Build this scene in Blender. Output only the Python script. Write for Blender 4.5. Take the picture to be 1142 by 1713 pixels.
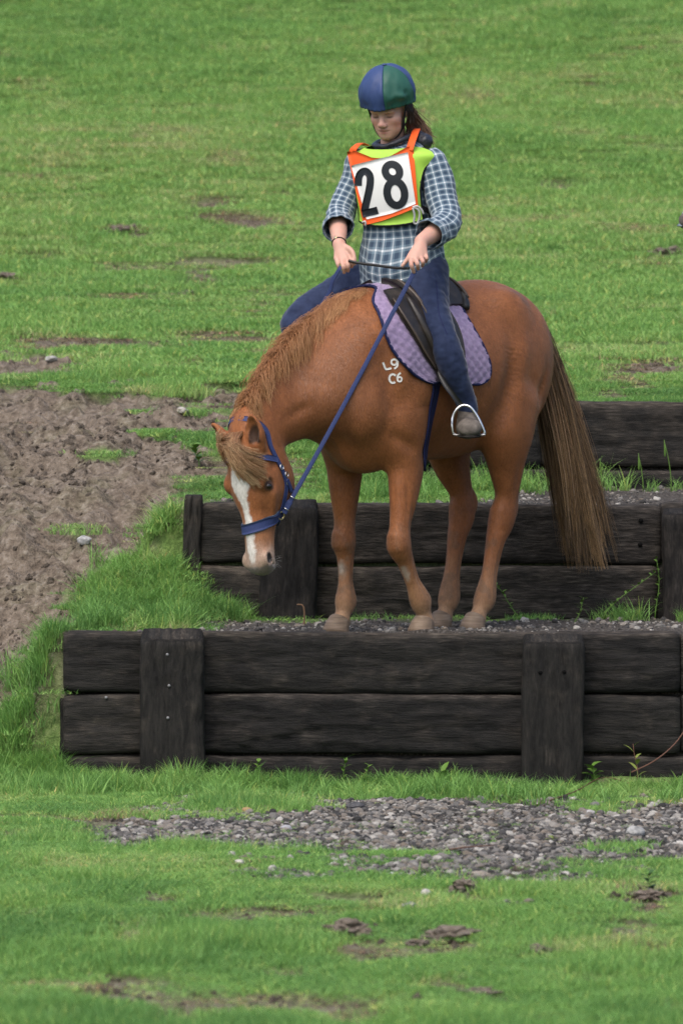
import bpy, math, random
import numpy as np
from mathutils import Vector, Matrix
from mathutils.bvhtree import BVHTree

for _o in list(bpy.data.objects):
    bpy.data.objects.remove(_o)
scene = bpy.context.scene
COL = scene.collection
random.seed(5)
RNG = np.random.default_rng(11)
R = math.radians

# ------------------------------------------------------------------ camera, sky, sun, exposure
FPX = 10000.0                     # focal length in photo pixels (photo 1142 x 1713)
PITCH = math.atan(158.0 / FPX)
CAM = np.array([0.0, -25.0, 1.5])
cam_data = bpy.data.cameras.new("camera")
cam = bpy.data.objects.new("camera", cam_data)
COL.objects.link(cam)
cam.location = CAM
cam.rotation_euler = (R(90) - PITCH, 0, 0)
cam_data.sensor_fit = 'VERTICAL'
cam_data.sensor_height = 36.0
cam_data.lens = 36.0 * FPX / 1713.0
cam_data.clip_start = 0.5
cam_data.clip_end = 600.0
cam_data.dof.use_dof = True
cam_data.dof.focus_distance = 25.3
cam_data.dof.aperture_fstop = 5.6
scene.camera = cam

SUN_EL, SUN_AZ = R(58), R(205)    # azimuth measured clockwise from +Y; high, a little behind and left of the camera
world = bpy.data.worlds.new("World")
scene.world = world
world.use_nodes = True
wn = world.node_tree
bg = wn.nodes["Background"]
sky = wn.nodes.new("ShaderNodeTexSky")
sky.sky_type = 'NISHITA'
sky.sun_disc = False
sky.sun_elevation = SUN_EL
sky.sun_rotation = SUN_AZ
sky.air_density = 1.0
sky.dust_density = 4.0
sky.ozone_density = 1.0
wn.links.new(sky.outputs[0], bg.inputs[0])
bg.inputs[1].default_value = 0.145
sun_data = bpy.data.lights.new("sun", 'SUN')
sun = bpy.data.objects.new("sun", sun_data)
COL.objects.link(sun)
sun_data.energy = 1.25
sun_data.angle = R(48)
sun_data.color = (1.0, 0.95, 0.88)
_sd = Vector((math.sin(SUN_AZ) * math.cos(SUN_EL), math.cos(SUN_AZ) * math.cos(SUN_EL), math.sin(SUN_EL)))
sun.rotation_euler = _sd.to_track_quat('Z', 'Y').to_euler()
scene.view_settings.view_transform = 'Standard'
scene.view_settings.look = 'None'
scene.view_settings.gamma = 1.0
scene.view_settings.use_curve_mapping = False
scene.view_settings.exposure = 0.75
scene.render.engine = 'CYCLES'
scene.cycles.use_denoising = True
scene.cycles.denoiser = 'OPENIMAGEDENOISE'
scene.cycles.denoising_input_passes = 'RGB_ALBEDO_NORMAL'
scene.cycles.denoising_prefilter = 'NONE'
scene.cycles.pixel_filter_type = 'BLACKMAN_HARRIS'
scene.cycles.filter_width = 1.6
scene.cycles.max_bounces = 6
scene.cycles.diffuse_bounces = 3
scene.cycles.transparent_max_bounces = 6

# ------------------------------------------------------------------ geometry of the view, horse frame
_cp, _sp = math.cos(PITCH), math.sin(PITCH)
def raydir(px, py):
    dx = (px - 571.0) / FPX
    dy = (856.5 - py) / FPX
    return np.array([dx, _cp + dy * _sp, -_sp + dy * _cp])
def U(px, py, Y):
    d = raydir(px, py)
    return CAM + d * ((Y - CAM[1]) / d[1])
def project(P):
    P = np.asarray(P, float)
    q = P - CAM
    d = q[..., 1] * _cp - q[..., 2] * _sp
    v = q[..., 1] * _sp + q[..., 2] * _cp
    return 571.0 + FPX * q[..., 0] / d, 856.5 - FPX * v / d
TH = R(50)
HO = np.array([0.41, 0.50, 0.60])
HF = np.array([-math.cos(TH), -math.sin(TH), 0.0])
HL = np.array([math.sin(TH), -math.cos(TH), 0.0])
HZ = np.array([0.0, 0.0, 1.0])
HYAW = math.atan2(HF[1], HF[0])
def W2H(P):
    q = np.asarray(P, float) - HO
    return np.stack([q @ HF, q @ HL, q @ HZ], -1)
def H2W(P):
    P = np.asarray(P, float)
    return HO + P[..., 0:1] * HF + P[..., 1:2] * HL + P[..., 2:3] * HZ
def UH(px, py, Y):
    return W2H(U(px, py, Y))

# ------------------------------------------------------------------ noise
_perm = np.random.default_rng(3).permutation(256).astype(np.int64)
def vnoise(P, seed=0):
    P = np.asarray(P, float) + seed * 17.31
    i = np.floor(P).astype(np.int64)
    f = P - i
    f = f * f * (3 - 2 * f)
    r = 0
    for dx in (0, 1):
        for dy in (0, 1):
            for dz in (0, 1):
                h = _perm[(_perm[(_perm[(i[..., 0] + dx) & 255] + i[..., 1] + dy) & 255] + i[..., 2] + dz) & 255] / 255.0
                w = (f[..., 0] if dx else 1 - f[..., 0]) * (f[..., 1] if dy else 1 - f[..., 1]) * (f[..., 2] if dz else 1 - f[..., 2])
                r = r + h * w
    return r
def fbm(P, o=3, seed=0):
    P = np.asarray(P, float)
    r, a, s = 0, 0.5, 0
    for k in range(o):
        r = r + a * vnoise(P * (2.03 ** k), seed + k)
        s += a
        a *= 0.5
    return r / s
def n2(X, Y, sc, o=3, seed=0):
    return fbm(np.stack([X * sc, Y * sc, np.zeros_like(X) + 0.37], -1), o, seed)
def sstep(a, b, x):
    t = np.clip((x - a) / (b - a), 0, 1)
    return t * t * (3 - 2 * t)

# ------------------------------------------------------------------ materials
def nd(nt, t, ins=None, **kw):
    n = nt.nodes.new(t)
    for k, v in kw.items():
        setattr(n, k, v)
    for k, v in (ins or {}).items():
        s = n.inputs[k]
        if isinstance(v, bpy.types.NodeSocket):
            nt.links.new(v, s)
        else:
            if hasattr(s.default_value, '__len__') and hasattr(v, '__len__') and len(s.default_value) == 4 and len(v) == 3:
                v = (*v, 1.0)
            s.default_value = v
    return n
def mat(name, base=(0.5, 0.5, 0.5), rough=0.6, spec=0.4, **kw):
    m = bpy.data.materials.new(name)
    m.use_nodes = True
    nt = m.node_tree
    b = nt.nodes["Principled BSDF"]
    b.inputs["Base Color"].default_value = (*base, 1)
    b.inputs["Roughness"].default_value = rough
    b.inputs["Specular IOR Level"].default_value = spec
    for k, v in kw.items():
        b.inputs[k].default_value = v
    return m, nt, b
def ramp(nt, fac, stops, interp='LINEAR'):
    n = nt.nodes.new('ShaderNodeValToRGB')
    n.color_ramp.interpolation = interp
    e = n.color_ramp.elements
    while len(e) < len(stops):
        e.new(0.5)
    for i, (p, c) in enumerate(stops):
        e[i].position = p
        e[i].color = (*c, 1) if len(c) == 3 else c
    nt.links.new(fac, n.inputs[0])
    return n.outputs[0]
def mixc(nt, f, a, b, mode='MIX'):
    n = nt.nodes.new('ShaderNodeMix')
    n.data_type = 'RGBA'
    n.blend_type = mode
    for s, v in ((n.inputs[0], f), (n.inputs[6], a), (n.inputs[7], b)):
        if isinstance(v, bpy.types.NodeSocket):
            nt.links.new(v, s)
        elif hasattr(v, '__len__'):
            s.default_value = (*v, 1)
        else:
            s.default_value = v
    return n.outputs[2]
def noise(nt, scale, detail=3, vec=None, rough=0.55, out=0, dist=0.0):
    n = nd(nt, 'ShaderNodeTexNoise', {'Scale': scale, 'Detail': detail, 'Roughness': rough, 'Distortion': dist})
    if vec is not None:
        nt.links.new(vec, n.inputs['Vector'])
    return n.outputs[out]
def coords(nt, kind='Object', scale=(1, 1, 1)):
    tc = nt.nodes.new('ShaderNodeTexCoord')
    mp = nd(nt, 'ShaderNodeMapping', {'Vector': tc.outputs[kind], 'Scale': scale})
    return mp.outputs[0]
def attr(nt, name, kind='GEOMETRY', out='Fac'):
    a = nt.nodes.new('ShaderNodeAttribute')
    a.attribute_name = name
    a.attribute_type = kind
    return a.outputs[out]
def bump(nt, b, h, strength=0.3, dist=0.01):
    n = nd(nt, 'ShaderNodeBump', {'Height': h, 'Strength': strength, 'Distance': dist})
    nt.links.new(n.outputs[0], b.inputs['Normal'])
def mathn(nt, op, a, b=None, clamp=False):
    n = nt.nodes.new('ShaderNodeMath')
    n.operation = op
    n.use_clamp = clamp
    for i, v in enumerate((a, b)):
        if v is None:
            continue
        if isinstance(v, bpy.types.NodeSocket):
            nt.links.new(v, n.inputs[i])
        else:
            n.inputs[i].default_value = v
    return n.outputs[0]

# ------------------------------------------------------------------ mesh objects
def tag(o, label=None, cat=None, group=None, kind=None):
    if label: o['label'] = label
    if cat: o['category'] = cat
    if group: o['group'] = group
    if kind: o['kind'] = kind
    return o
ORIGIN = {}
def thing(name, label, cat, origin=(0, 0, 0), group=None):
    """Empty at the thing's base; its parts are given in the horse frame and stored relative to it."""
    o = bpy.data.objects.new(name, None)
    COL.objects.link(o)
    origin = np.asarray(origin, float)
    o.location = H2W(origin)
    o.rotation_euler = (0, 0, HYAW)
    o.empty_display_size = 0.1
    tag(o, label, cat, group)
    ORIGIN[o.name] = origin
    return o
def wthing(name, label, cat, origin=(0, 0, 0), group=None):
    """the same with its parts given in world coordinates"""
    o = bpy.data.objects.new(name, None)
    COL.objects.link(o)
    o.location = origin
    o.empty_display_size = 0.1
    tag(o, label, cat, group)
    ORIGIN[o.name] = np.asarray(origin, float)
    return o
def mk_mesh(name, V, F, m=None, smooth=True, uv=None, col=None, attrs=None):
    V = np.asarray(V, float)
    me = bpy.data.meshes.new(name)
    F = F if isinstance(F, list) else np.asarray(F)
    me.from_pydata(V.tolist(), [], F.tolist() if isinstance(F, np.ndarray) else F)
    if smooth and len(me.polygons):
        me.polygons.foreach_set('use_smooth', np.ones(len(me.polygons), bool))
    if uv is not None:
        ul = me.uv_layers.new(name='UVMap')
        li = np.empty(len(me.loops), np.int32)
        me.loops.foreach_get('vertex_index', li)
        ul.data.foreach_set('uv', np.asarray(uv, np.float32)[li].ravel())
    if col is not None:
        ca = me.color_attributes.new('Col', 'FLOAT_COLOR', 'POINT')
        c4 = np.ones((len(V), 4), np.float32)
        c4[:, :3] = col
        ca.data.foreach_set('color', c4.ravel())
    for k, v in (attrs or {}).items():
        v = np.asarray(v)
        if v.ndim == 2:
            a = me.attributes.new(k, 'FLOAT_VECTOR', 'POINT')
            a.data.foreach_set('vector', v.astype(np.float32).ravel())
        elif v.dtype.kind == 'i':
            a = me.attributes.new(k, 'INT', 'POINT')
            a.data.foreach_set('value', v.astype(np.int32))
        else:
            a = me.attributes.new(k, 'FLOAT', 'POINT')
            a.data.foreach_set('value', v.astype(np.float32))
    if m is not None:
        me.materials.append(m)
    me.update()
    return me
def part(name, V, F, m, parent=None, **kw):
    V = np.asarray(V, float)
    if parent is not None:
        V = V - ORIGIN[parent.name]
    o = bpy.data.objects.new(name, mk_mesh(name, V, F, m, **kw))
    COL.objects.link(o)
    if parent is not None:
        o.parent = parent
        ORIGIN[o.name] = ORIGIN[parent.name]
    return o
def nrm(v):
    v = np.asarray(v, float)
    return v / np.maximum(np.linalg.norm(v, axis=-1, keepdims=True), 1e-9)
def spline(pts, n):
    """Catmull-Rom through rows of pts, n samples per span"""
    P = np.asarray(pts, float)
    E = np.vstack([2 * P[0] - P[1], P, 2 * P[-1] - P[-2]])
    out = []
    for i in range(len(P) - 1):
        a, b, c, d = E[i:i + 4]
        t = np.linspace(0, 1, n, endpoint=False)[:, None]
        out.append(0.5 * (2 * b + (c - a) * t + (2 * a - 5 * b + 4 * c - d) * t ** 2 + (3 * b - a - 3 * c + d) * t ** 3))
    out.append(P[-1:])
    return np.vstack(out)
def resample(P, n):
    P = np.asarray(P, float)
    s = np.r_[0, np.cumsum(np.linalg.norm(np.diff(P[:, :3], axis=0), axis=1))]
    t = np.linspace(0, s[-1], n)
    return np.stack([np.interp(t, s, P[:, k]) for k in range(P.shape[1])], 1)
def tangents(P):
    return nrm(np.gradient(P, axis=0))
def loft(P, ra, rb, ref, n=20, cap=True, power=2.0):
    """closed tube along P; ref is the direction of radius ra. Returns V,F,uv(m)"""
    P = np.asarray(P, float)
    m = len(P)
    ra = np.broadcast_to(np.asarray(ra, float), (m,))
    rb = np.broadcast_to(np.asarray(rb, float), (m,))
    T = tangents(P)
    ref = np.broadcast_to(np.asarray(ref, float), (m, 3))
    S = nrm(ref - (ref * T).sum(1, keepdims=True) * T)
    W = np.cross(T, S)
    th = np.linspace(0, 2 * np.pi, n + 1)
    c, s = np.cos(th), np.sin(th)
    if power != 2.0:
        c = np.sign(c) * np.abs(c) ** (2 / power)
        s = np.sign(s) * np.abs(s) ** (2 / power)
    V = P[:, None] + S[:, None] * (ra[:, None] * c)[..., None] + W[:, None] * (rb[:, None] * s)[..., None]
    L = np.r_[0, np.cumsum(np.linalg.norm(np.diff(P, axis=0), axis=1))]
    uv = np.stack([np.broadcast_to(th[None] * (ra.mean() + rb.mean()) / 2, (m, n + 1)), np.broadcast_to(L[:, None], (m, n + 1))], -1)
    i, j = np.meshgrid(np.arange(m - 1), np.arange(n), indexing='ij')
    a = i * (n + 1) + j
    F = np.stack([a, a + 1, a + n + 2, a + n + 1], -1).reshape(-1, 4).tolist()
    V = V.reshape(-1, 3)
    uv = uv.reshape(-1, 2)
    if cap:
        F.append(list(range(n - 1, -1, -1)))
        F.append([(m - 1) * (n + 1) + k for k in range(n)])
    return V, F, uv
def join(items):
    Vs, Fs, o = [], [], 0
    for V, F in items:
        Vs.append(np.asarray(V))
        Fs += [[int(k) + o for k in f] for f in F]
        o += len(V)
    return np.vstack(Vs), Fs
def tube(P, r, n=8, ref=None):
    P = np.asarray(P, float)
    if ref is None:
        t = P[-1] - P[0]
        ref = (0, 0, 1) if abs(nrm(t)[2]) < 0.8 else (1, 0, 0)
    V, F, _ = loft(P, r, r, ref, n)
    return V, F
def torus(c, axis, R0, r, n=24, k=8):
    axis = nrm(axis)
    a = nrm(np.cross(axis, (0.31, 0.77, 0.55)))
    b = np.cross(axis, a)
    th = np.linspace(0, 2 * np.pi, n, endpoint=False)
    ph = np.linspace(0, 2 * np.pi, k, endpoint=False)
    d = np.cos(th)[:, None] * a + np.sin(th)[:, None] * b
    V = np.asarray(c) + d[:, None] * (R0 + r * np.cos(ph))[None, :, None] + axis * (r * np.sin(ph))[None, :, None]
    F = [[i * k + j, ((i + 1) % n) * k + j, ((i + 1) % n) * k + (j + 1) % k, i * k + (j + 1) % k] for i in range(n) for j in range(k)]
    return V.reshape(-1, 3), F
def grid_faces(m, n):
    i, j = np.meshgrid(np.arange(m - 1), np.arange(n - 1), indexing='ij')
    a = (i * n + j).ravel()
    return np.stack([a, a + 1, a + n + 1, a + n], -1)
def thick_grid(P, N, t):
    """closed slab from a grid of points P[m,n,3] on a surface with normals N, thickness t (outer face at +t)"""
    m, n = P.shape[:2]
    t = np.broadcast_to(np.asarray(t, float), (m, n))
    top = (P + N * t[..., None]).reshape(-1, 3)
    bot = P.reshape(-1, 3)
    F = grid_faces(m, n)
    k = m * n
    F2 = F[:, ::-1] + k
    ring = [i * n for i in range(m)] + [(m - 1) * n + j for j in range(1, n)] + [i * n + n - 1 for i in range(m - 2, -1, -1)] + [j for j in range(n - 2, 0, -1)]
    side = [[ring[i], ring[(i + 1) % len(ring)], ring[(i + 1) % len(ring)] + k, ring[i] + k] for i in range(len(ring))]
    return np.vstack([top, bot]), F.tolist() + F2.tolist() + [s[::-1] for s in side]
def icosphere(sub=1):
    t = (1 + 5 ** 0.5) / 2
    V = [(-1, t, 0), (1, t, 0), (-1, -t, 0), (1, -t, 0), (0, -1, t), (0, 1, t), (0, -1, -t), (0, 1, -t), (t, 0, -1), (t, 0, 1), (-t, 0, -1), (-t, 0, 1)]
    F = [(0, 11, 5), (0, 5, 1), (0, 1, 7), (0, 7, 10), (0, 10, 11), (1, 5, 9), (5, 11, 4), (11, 10, 2), (10, 7, 6), (7, 1, 8), (3, 9, 4), (3, 4, 2), (3, 2, 6), (3, 6, 8), (3, 8, 9), (4, 9, 5), (2, 4, 11), (6, 2, 10), (8, 6, 7), (9, 8, 1)]
    V = [tuple(nrm(v)) for v in V]
    for _ in range(sub):
        cache, NF = {}, []
        def mid(a, b):
            k = (min(a, b), max(a, b))
            if k not in cache:
                V.append(tuple(nrm(np.add(V[a], V[b]))))
                cache[k] = len(V) - 1
            return cache[k]
        for a, b, c in F:
            x, y, z = mid(a, b), mid(b, c), mid(c, a)
            NF += [(a, x, z), (b, y, x), (c, z, y), (x, y, z)]
        F = NF
    return np.array(V), [list(f) for f in F]

# ------------------------------------------------------------------ sculpting: signed distance field -> one continuous mesh
class Field:
    def __init__(s, axes):
        s.ax = [np.asarray(a, np.float32) for a in axes]
        s.D = np.full([len(a) for a in axes], 0.5, np.float32)
    def win(s, lo, hi):
        sl = tuple(slice(max(0, np.searchsorted(a, l) - 1), min(len(a), np.searchsorted(a, h) + 1)) for a, l, h in zip(s.ax, lo, hi))
        return sl, s.ax[0][sl[0]][:, None, None], s.ax[1][sl[1]][None, :, None], s.ax[2][sl[2]][None, None, :]
    def put(s, sl, d, k, sub=False):
        a = s.D[sl]
        if sub:
            d = -d
            h = np.maximum(k - np.abs(a - d), 0) / k
            s.D[sl] = np.maximum(a, d) + h * h * k * 0.25
        else:
            h = np.maximum(k - np.abs(a - d), 0) / k
            s.D[sl] = np.minimum(a, d) - h * h * k * 0.25
    def ell(s, c, r, k=0.02, axes=None, sub=False):
        c = np.asarray(c, float)
        r = np.asarray(r, float) if hasattr(r, '__len__') else np.array([r] * 3, float)
        A = np.eye(3) if axes is None else np.asarray(axes, float)
        ext = np.sqrt(((A * r[:, None]) ** 2).sum(0)) + k + 0.012
        sl, x, y, z = s.win(c - ext, c + ext)
        q = [(x - c[0]) * A[i, 0] + (y - c[1]) * A[i, 1] + (z - c[2]) * A[i, 2] for i in range(3)]
        rho = np.sqrt((q[0] / r[0]) ** 2 + (q[1] / r[1]) ** 2 + (q[2] / r[2]) ** 2)
        g = np.sqrt((q[0] / r[0] ** 2) ** 2 + (q[1] / r[1] ** 2) ** 2 + (q[2] / r[2] ** 2) ** 2) + 1e-6
        d = np.where(rho > 0.4, rho * (rho - 1) / g, -r.min() * (1 - rho))
        s.put(sl, d.astype(np.float32), k, sub)
    def tube(s, pts, ra, rb=None, ref=(0, 1, 0), egg=0.0, k=0.02, n=4, sub=False):
        """pts, radii (ra along ref, rb across) splined; hard union of its own pieces, then blended in by k"""
        pts = np.asarray(pts, float)
        m = len(pts)
        ra = np.broadcast_to(np.asarray(ra, float), (m,))
        rb = ra if rb is None else np.broadcast_to(np.asarray(rb, float), (m,))
        egg = np.broadcast_to(np.asarray(egg, float), (m,))
        Q = np.column_stack([pts, ra, rb, egg])
        if n > 1 and m > 2:
            Q = spline(Q, n)
        rm = Q[:, 3:5].max()
        lo, hi = Q[:, :3].min(0) - rm - k - 0.015, Q[:, :3].max(0) + rm + k + 0.015
        sl, x, y, z = s.win(lo, hi)
        T = np.full(s.D[sl].shape, 0.5, np.float32)
        for i in range(len(Q) - 1):
            a, b = Q[i, :3], Q[i + 1, :3]
            rr = Q[i:i + 2, 3:5].max() + k + 0.015
            sl2, x2, y2, z2 = s.win(np.minimum(a, b) - rr, np.maximum(a, b) + rr)
            e = b - a
            L = np.linalg.norm(e)
            if L < 1e-6: continue
            e = e / L
            sd = np.asarray(ref, float)
            sd = nrm(sd - (sd @ e) * e)
            v = np.cross(e, sd)
            px, py, pz = x2 - a[0], y2 - a[1], z2 - a[2]
            w = px * e[0] + py * e[1] + pz * e[2]
            t = np.clip(w / L, 0, 1)
            u_ = px * sd[0] + py * sd[1] + pz * sd[2]
            v_ = px * v[0] + py * v[1] + pz * v[2]
            w = w - t * L
            A = Q[i, 3] + (Q[i + 1, 3] - Q[i, 3]) * t
            B = Q[i, 4] + (Q[i + 1, 4] - Q[i, 4]) * t
            E = Q[i, 5] + (Q[i + 1, 5] - Q[i, 5]) * t
            if egg.any():
                A = A * np.clip(1 - E * np.clip(v_ / B, -1, 1), 0.3, 2)
            M = np.minimum(A, B)
            rho = np.sqrt((u_ / A) ** 2 + (v_ / B) ** 2 + (w / M) ** 2)
            g = np.sqrt((u_ / A ** 2) ** 2 + (v_ / B ** 2) ** 2 + (w / M ** 2) ** 2) + 1e-6
            d = np.where(rho > 0.4, rho * (rho - 1) / g, -M * (1 - rho)).astype(np.float32)
            o = tuple(slice(p.start - q.start, p.stop - q.start) for p, q in zip(sl2, sl))
            T[o] = np.minimum(T[o], d)
        s.put(sl, T, k, sub)
    def mesh(s, smooth=2):
        D = s.D
        S = D < 0
        nx, ny, nz = D.shape
        c = np.zeros((nx - 1, ny - 1, nz - 1), np.uint8)
        offs = [(a, b, e) for a in (0, 1) for b in (0, 1) for e in (0, 1)]
        for a, b, e in offs:
            c += S[a:nx - 1 + a, b:ny - 1 + b, e:nz - 1 + e]
        act = (c > 0) & (c < 8)
        idx = np.full(c.shape, -1, np.int64)
        I = np.argwhere(act)
        idx[act] = np.arange(len(I))
        acc = np.zeros((len(I), 3))
        cnt = np.zeros(len(I))
        for ai, a in enumerate(offs):
            for b in offs[ai + 1:]:
                df = np.subtract(b, a)
                if np.abs(df).sum() != 1: continue
                d0 = D[I[:, 0] + a[0], I[:, 1] + a[1], I[:, 2] + a[2]]
                d1 = D[I[:, 0] + b[0], I[:, 1] + b[1], I[:, 2] + b[2]]
                mk = (d0 < 0) != (d1 < 0)
                t = d0[mk] / (d0[mk] - d1[mk])
                acc[mk] += np.array(a) + df * t[:, None]
                cnt[mk] += 1
        p = I + acc / cnt[:, None]
        V = np.stack([np.interp(p[:, k], np.arange(len(s.ax[k])), s.ax[k]) for k in range(3)], 1)
        Fs = []
        for ax in range(3):
            sa = [slice(1, -1)] * 3
            sb = [slice(1, -1)] * 3
            sa[ax] = slice(0, -1)
            sb[ax] = slice(1, None)
            A, B = S[tuple(sa)], S[tuple(sb)]
            ch = np.argwhere(A != B)
            flip = A[A != B]
            base = ch.copy()
            o1, o2 = [(1, 2), (2, 0), (0, 1)][ax]
            for q in range(3):
                if q != ax: base[:, q] += 1
            def cell(d1, d2):
                w = base.copy()
                w[:, o1] -= d1
                w[:, o2] -= d2
                return idx[w[:, 0], w[:, 1], w[:, 2]]
            q = np.stack([cell(1, 1), cell(0, 1), cell(0, 0), cell(1, 0)], 1)
            q[~flip] = q[~flip][:, ::-1]
            Fs.append(q)
        F = np.vstack(Fs)
        F = F[(F >= 0).all(1)]
        e = np.vstack([F[:, [0, 1]], F[:, [1, 2]], F[:, [2, 3]], F[:, [3, 0]]])
        for _ in range(smooth):
            for lam in (0.55, -0.5):
                su = np.zeros_like(V)
                ct = np.zeros(len(V))
                for k in range(3):
                    su[:, k] = np.bincount(e[:, 0], V[e[:, 1], k], len(V)) + np.bincount(e[:, 1], V[e[:, 0], k], len(V))
                ct = np.bincount(e[:, 0], minlength=len(V)) + np.bincount(e[:, 1], minlength=len(V))
                V = V + lam * (su / np.maximum(ct, 1)[:, None] - V)
        return V, F
def bvh_of(V, F):
    return BVHTree.FromPolygons([tuple(v) for v in V], F.tolist() if isinstance(F, np.ndarray) else F)
def cast(bvh, o, d):
    h = bvh.ray_cast(Vector(o), Vector(nrm(d)))
    return (None, None) if h[0] is None else (np.array(h[0]), np.array(h[1]))
def near(bvh, p):
    h = bvh.find_nearest(Vector(p))
    return np.array(h[0]), np.array(h[1])
_camH = W2H(CAM)
def hit_px(bvh, px, py):
    """where the sight line of a photo pixel meets a surface given in the horse frame"""
    d = raydir(px, py)
    return cast(bvh, _camH, np.array([d @ HF, d @ HL, d @ HZ]))
def strap(bvh, pts, width, thick=0.004, lift=0.002, n=None, snap=True, closed=False):
    """flat band laid along pts over a surface"""
    pts = np.asarray(pts, float)
    P = resample(spline(pts, 6), n or max(6, int(len(pts) * 5)))
    Q, N = [], []
    for p in P:
        h, nn = near(bvh, p)
        Q.append(h if snap else p)
        N.append(nn)
    Q, N = np.array(Q), np.array(N)
    for _ in range(3):
        N[1:-1] = nrm(N[:-2] + N[1:-1] * 2 + N[2:])
    if snap:
        for _ in range(2):
            Q[1:-1] = (Q[:-2] + 2 * Q[1:-1] + Q[2:]) / 4
    T = tangents(Q)
    B = nrm(np.cross(T, N))
    N = np.cross(B, T)
    w = np.linspace(-0.5, 0.5, 5) * width
    G = Q[:, None] + B[:, None] * w[None, :, None] + N[:, None] * lift
    NN = np.broadcast_to(N[:, None], G.shape)
    return thick_grid(G[:, ::-1], NN, thick)
# ================================================================== THE GROUND
_tab = np.array([(-40, -1.1), (-24, -.58), (-15, -.36), (-9, -.20), (-4, -.06), (-1.2, -.02), (-.5, -.05), (.0, -.065), (.12, .10), (.6, .42), (1.3, .74), (2, 1.0), (3, 1.30), (4, 1.50),
                 (5, 1.64), (8, 1.95), (12, 2.50), (18, 3.62), (25, 5.25), (40, 9.6), (60, 15), (110, 22)])
_ty = np.linspace(-40, 110, 3001)
_tz = np.interp(_ty, _tab[:, 0], _tab[:, 1])
_g = np.exp(-0.5 * (np.arange(-12, 13) / 2.0) ** 2)
_tz = np.convolve(np.pad(_tz, 12, mode='edge'), _g / _g.sum(), 'valid')
WY = (0.0, 1.40, 2.90)            # front faces of the three timber walls
WXL = (-1.17, -0.70, 0.34)        # their left ends
def poly_sd(px, py, poly):
    """signed distance in photo pixels, negative inside"""
    poly = np.asarray(poly, float)
    d = np.full(px.shape, 1e9)
    ins = np.zeros(px.shape, bool)
    for a, b in zip(poly, np.roll(poly, -1, 0)):
        ex, ey = b - a
        wx, wy = px - a[0], py - a[1]
        t = np.clip((wx * ex + wy * ey) / (ex * ex + ey * ey + 1e-9), 0, 1)
        d = np.minimum(d, (wx - ex * t) ** 2 + (wy - ey * t) ** 2)
        c = (a[1] <= py) != (b[1] <= py)
        xi = a[0] + (py - a[1]) / (ey if abs(ey) > 1e-9 else 1e-9) * ex
        ins ^= c & (px < xi)
    d = np.sqrt(d)
    return np.where(ins, -d, d)
MUD_POLY = [(-260, 590), (60, 612), (190, 632), (300, 640), (400, 640), (425, 690), (360, 700), (345, 745), (285, 790), (300, 850), (225, 870), (245, 915),
            (180, 975), (110, 1035), (70, 1085), (35, 1135), (-10, 1160), (-260, 1260)]
GRAVEL_POLY = [(155, 1400), (230, 1368), (390, 1338), (520, 1318), (700, 1322), (850, 1316), (1000, 1332), (1142, 1328), (1500, 1320), (1500, 1485), (1142, 1472),
               (1050, 1462), (960, 1462), (890, 1490), (830, 1508), (760, 1492), (710, 1460), (560, 1450), (400, 1445), (330, 1425), (210, 1420)]
BARE = [(210, 391, 46, 7), (385, 366, 70, 6), (425, 374, 50, 6), (75, 426, 28, 5), (15, 473, 24, 6), (312, 497, 22, 6), (95, 430, 24, 4), (70, 575, 75, 8), (150, 570, 40, 6),
        (1115, 430, 22, 8), (1095, 612, 62, 9), (960, 585, 45, 5), (1085, 577, 55, 5), (320, 604, 45, 5), (430, 572, 30, 8), (85, 604, 25, 6), (350, 340, 55, 5), (470, 322, 30, 5),
        (440, 482, 35, 4), (930, 315, 32, 5), (200, 570, 30, 5), (270, 578, 30, 4), (570, 1100, 1, 1),
        (270, 1498, 55, 9), (25, 1525, 32, 8), (220, 1478, 20, 6), (505, 1525, 40, 8), (590, 1520, 35, 9), (780, 1495, 45, 13), (1085, 1508, 55, 12), (350, 1540, 20, 6), (430, 1622, 16, 5),
        (490, 1626, 40, 6), (585, 1566, 38, 12), (745, 1577, 60, 10), (900, 1597, 30, 7), (180, 1655, 75, 11), (330, 1690, 45, 12), (640, 1670, 45, 8), (795, 1666, 40, 10), (300, 1640, 25, 6),
        (720, 1645, 60, 6), (1040, 1560, 50, 7), (960, 1640, 40, 6), (1110, 1690, 50, 8), (450, 1675, 22, 7), (90, 1700, 45, 6), (870, 1700, 60, 6), (230, 1415, 40, 5), (720, 1555, 40, 5)]
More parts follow.
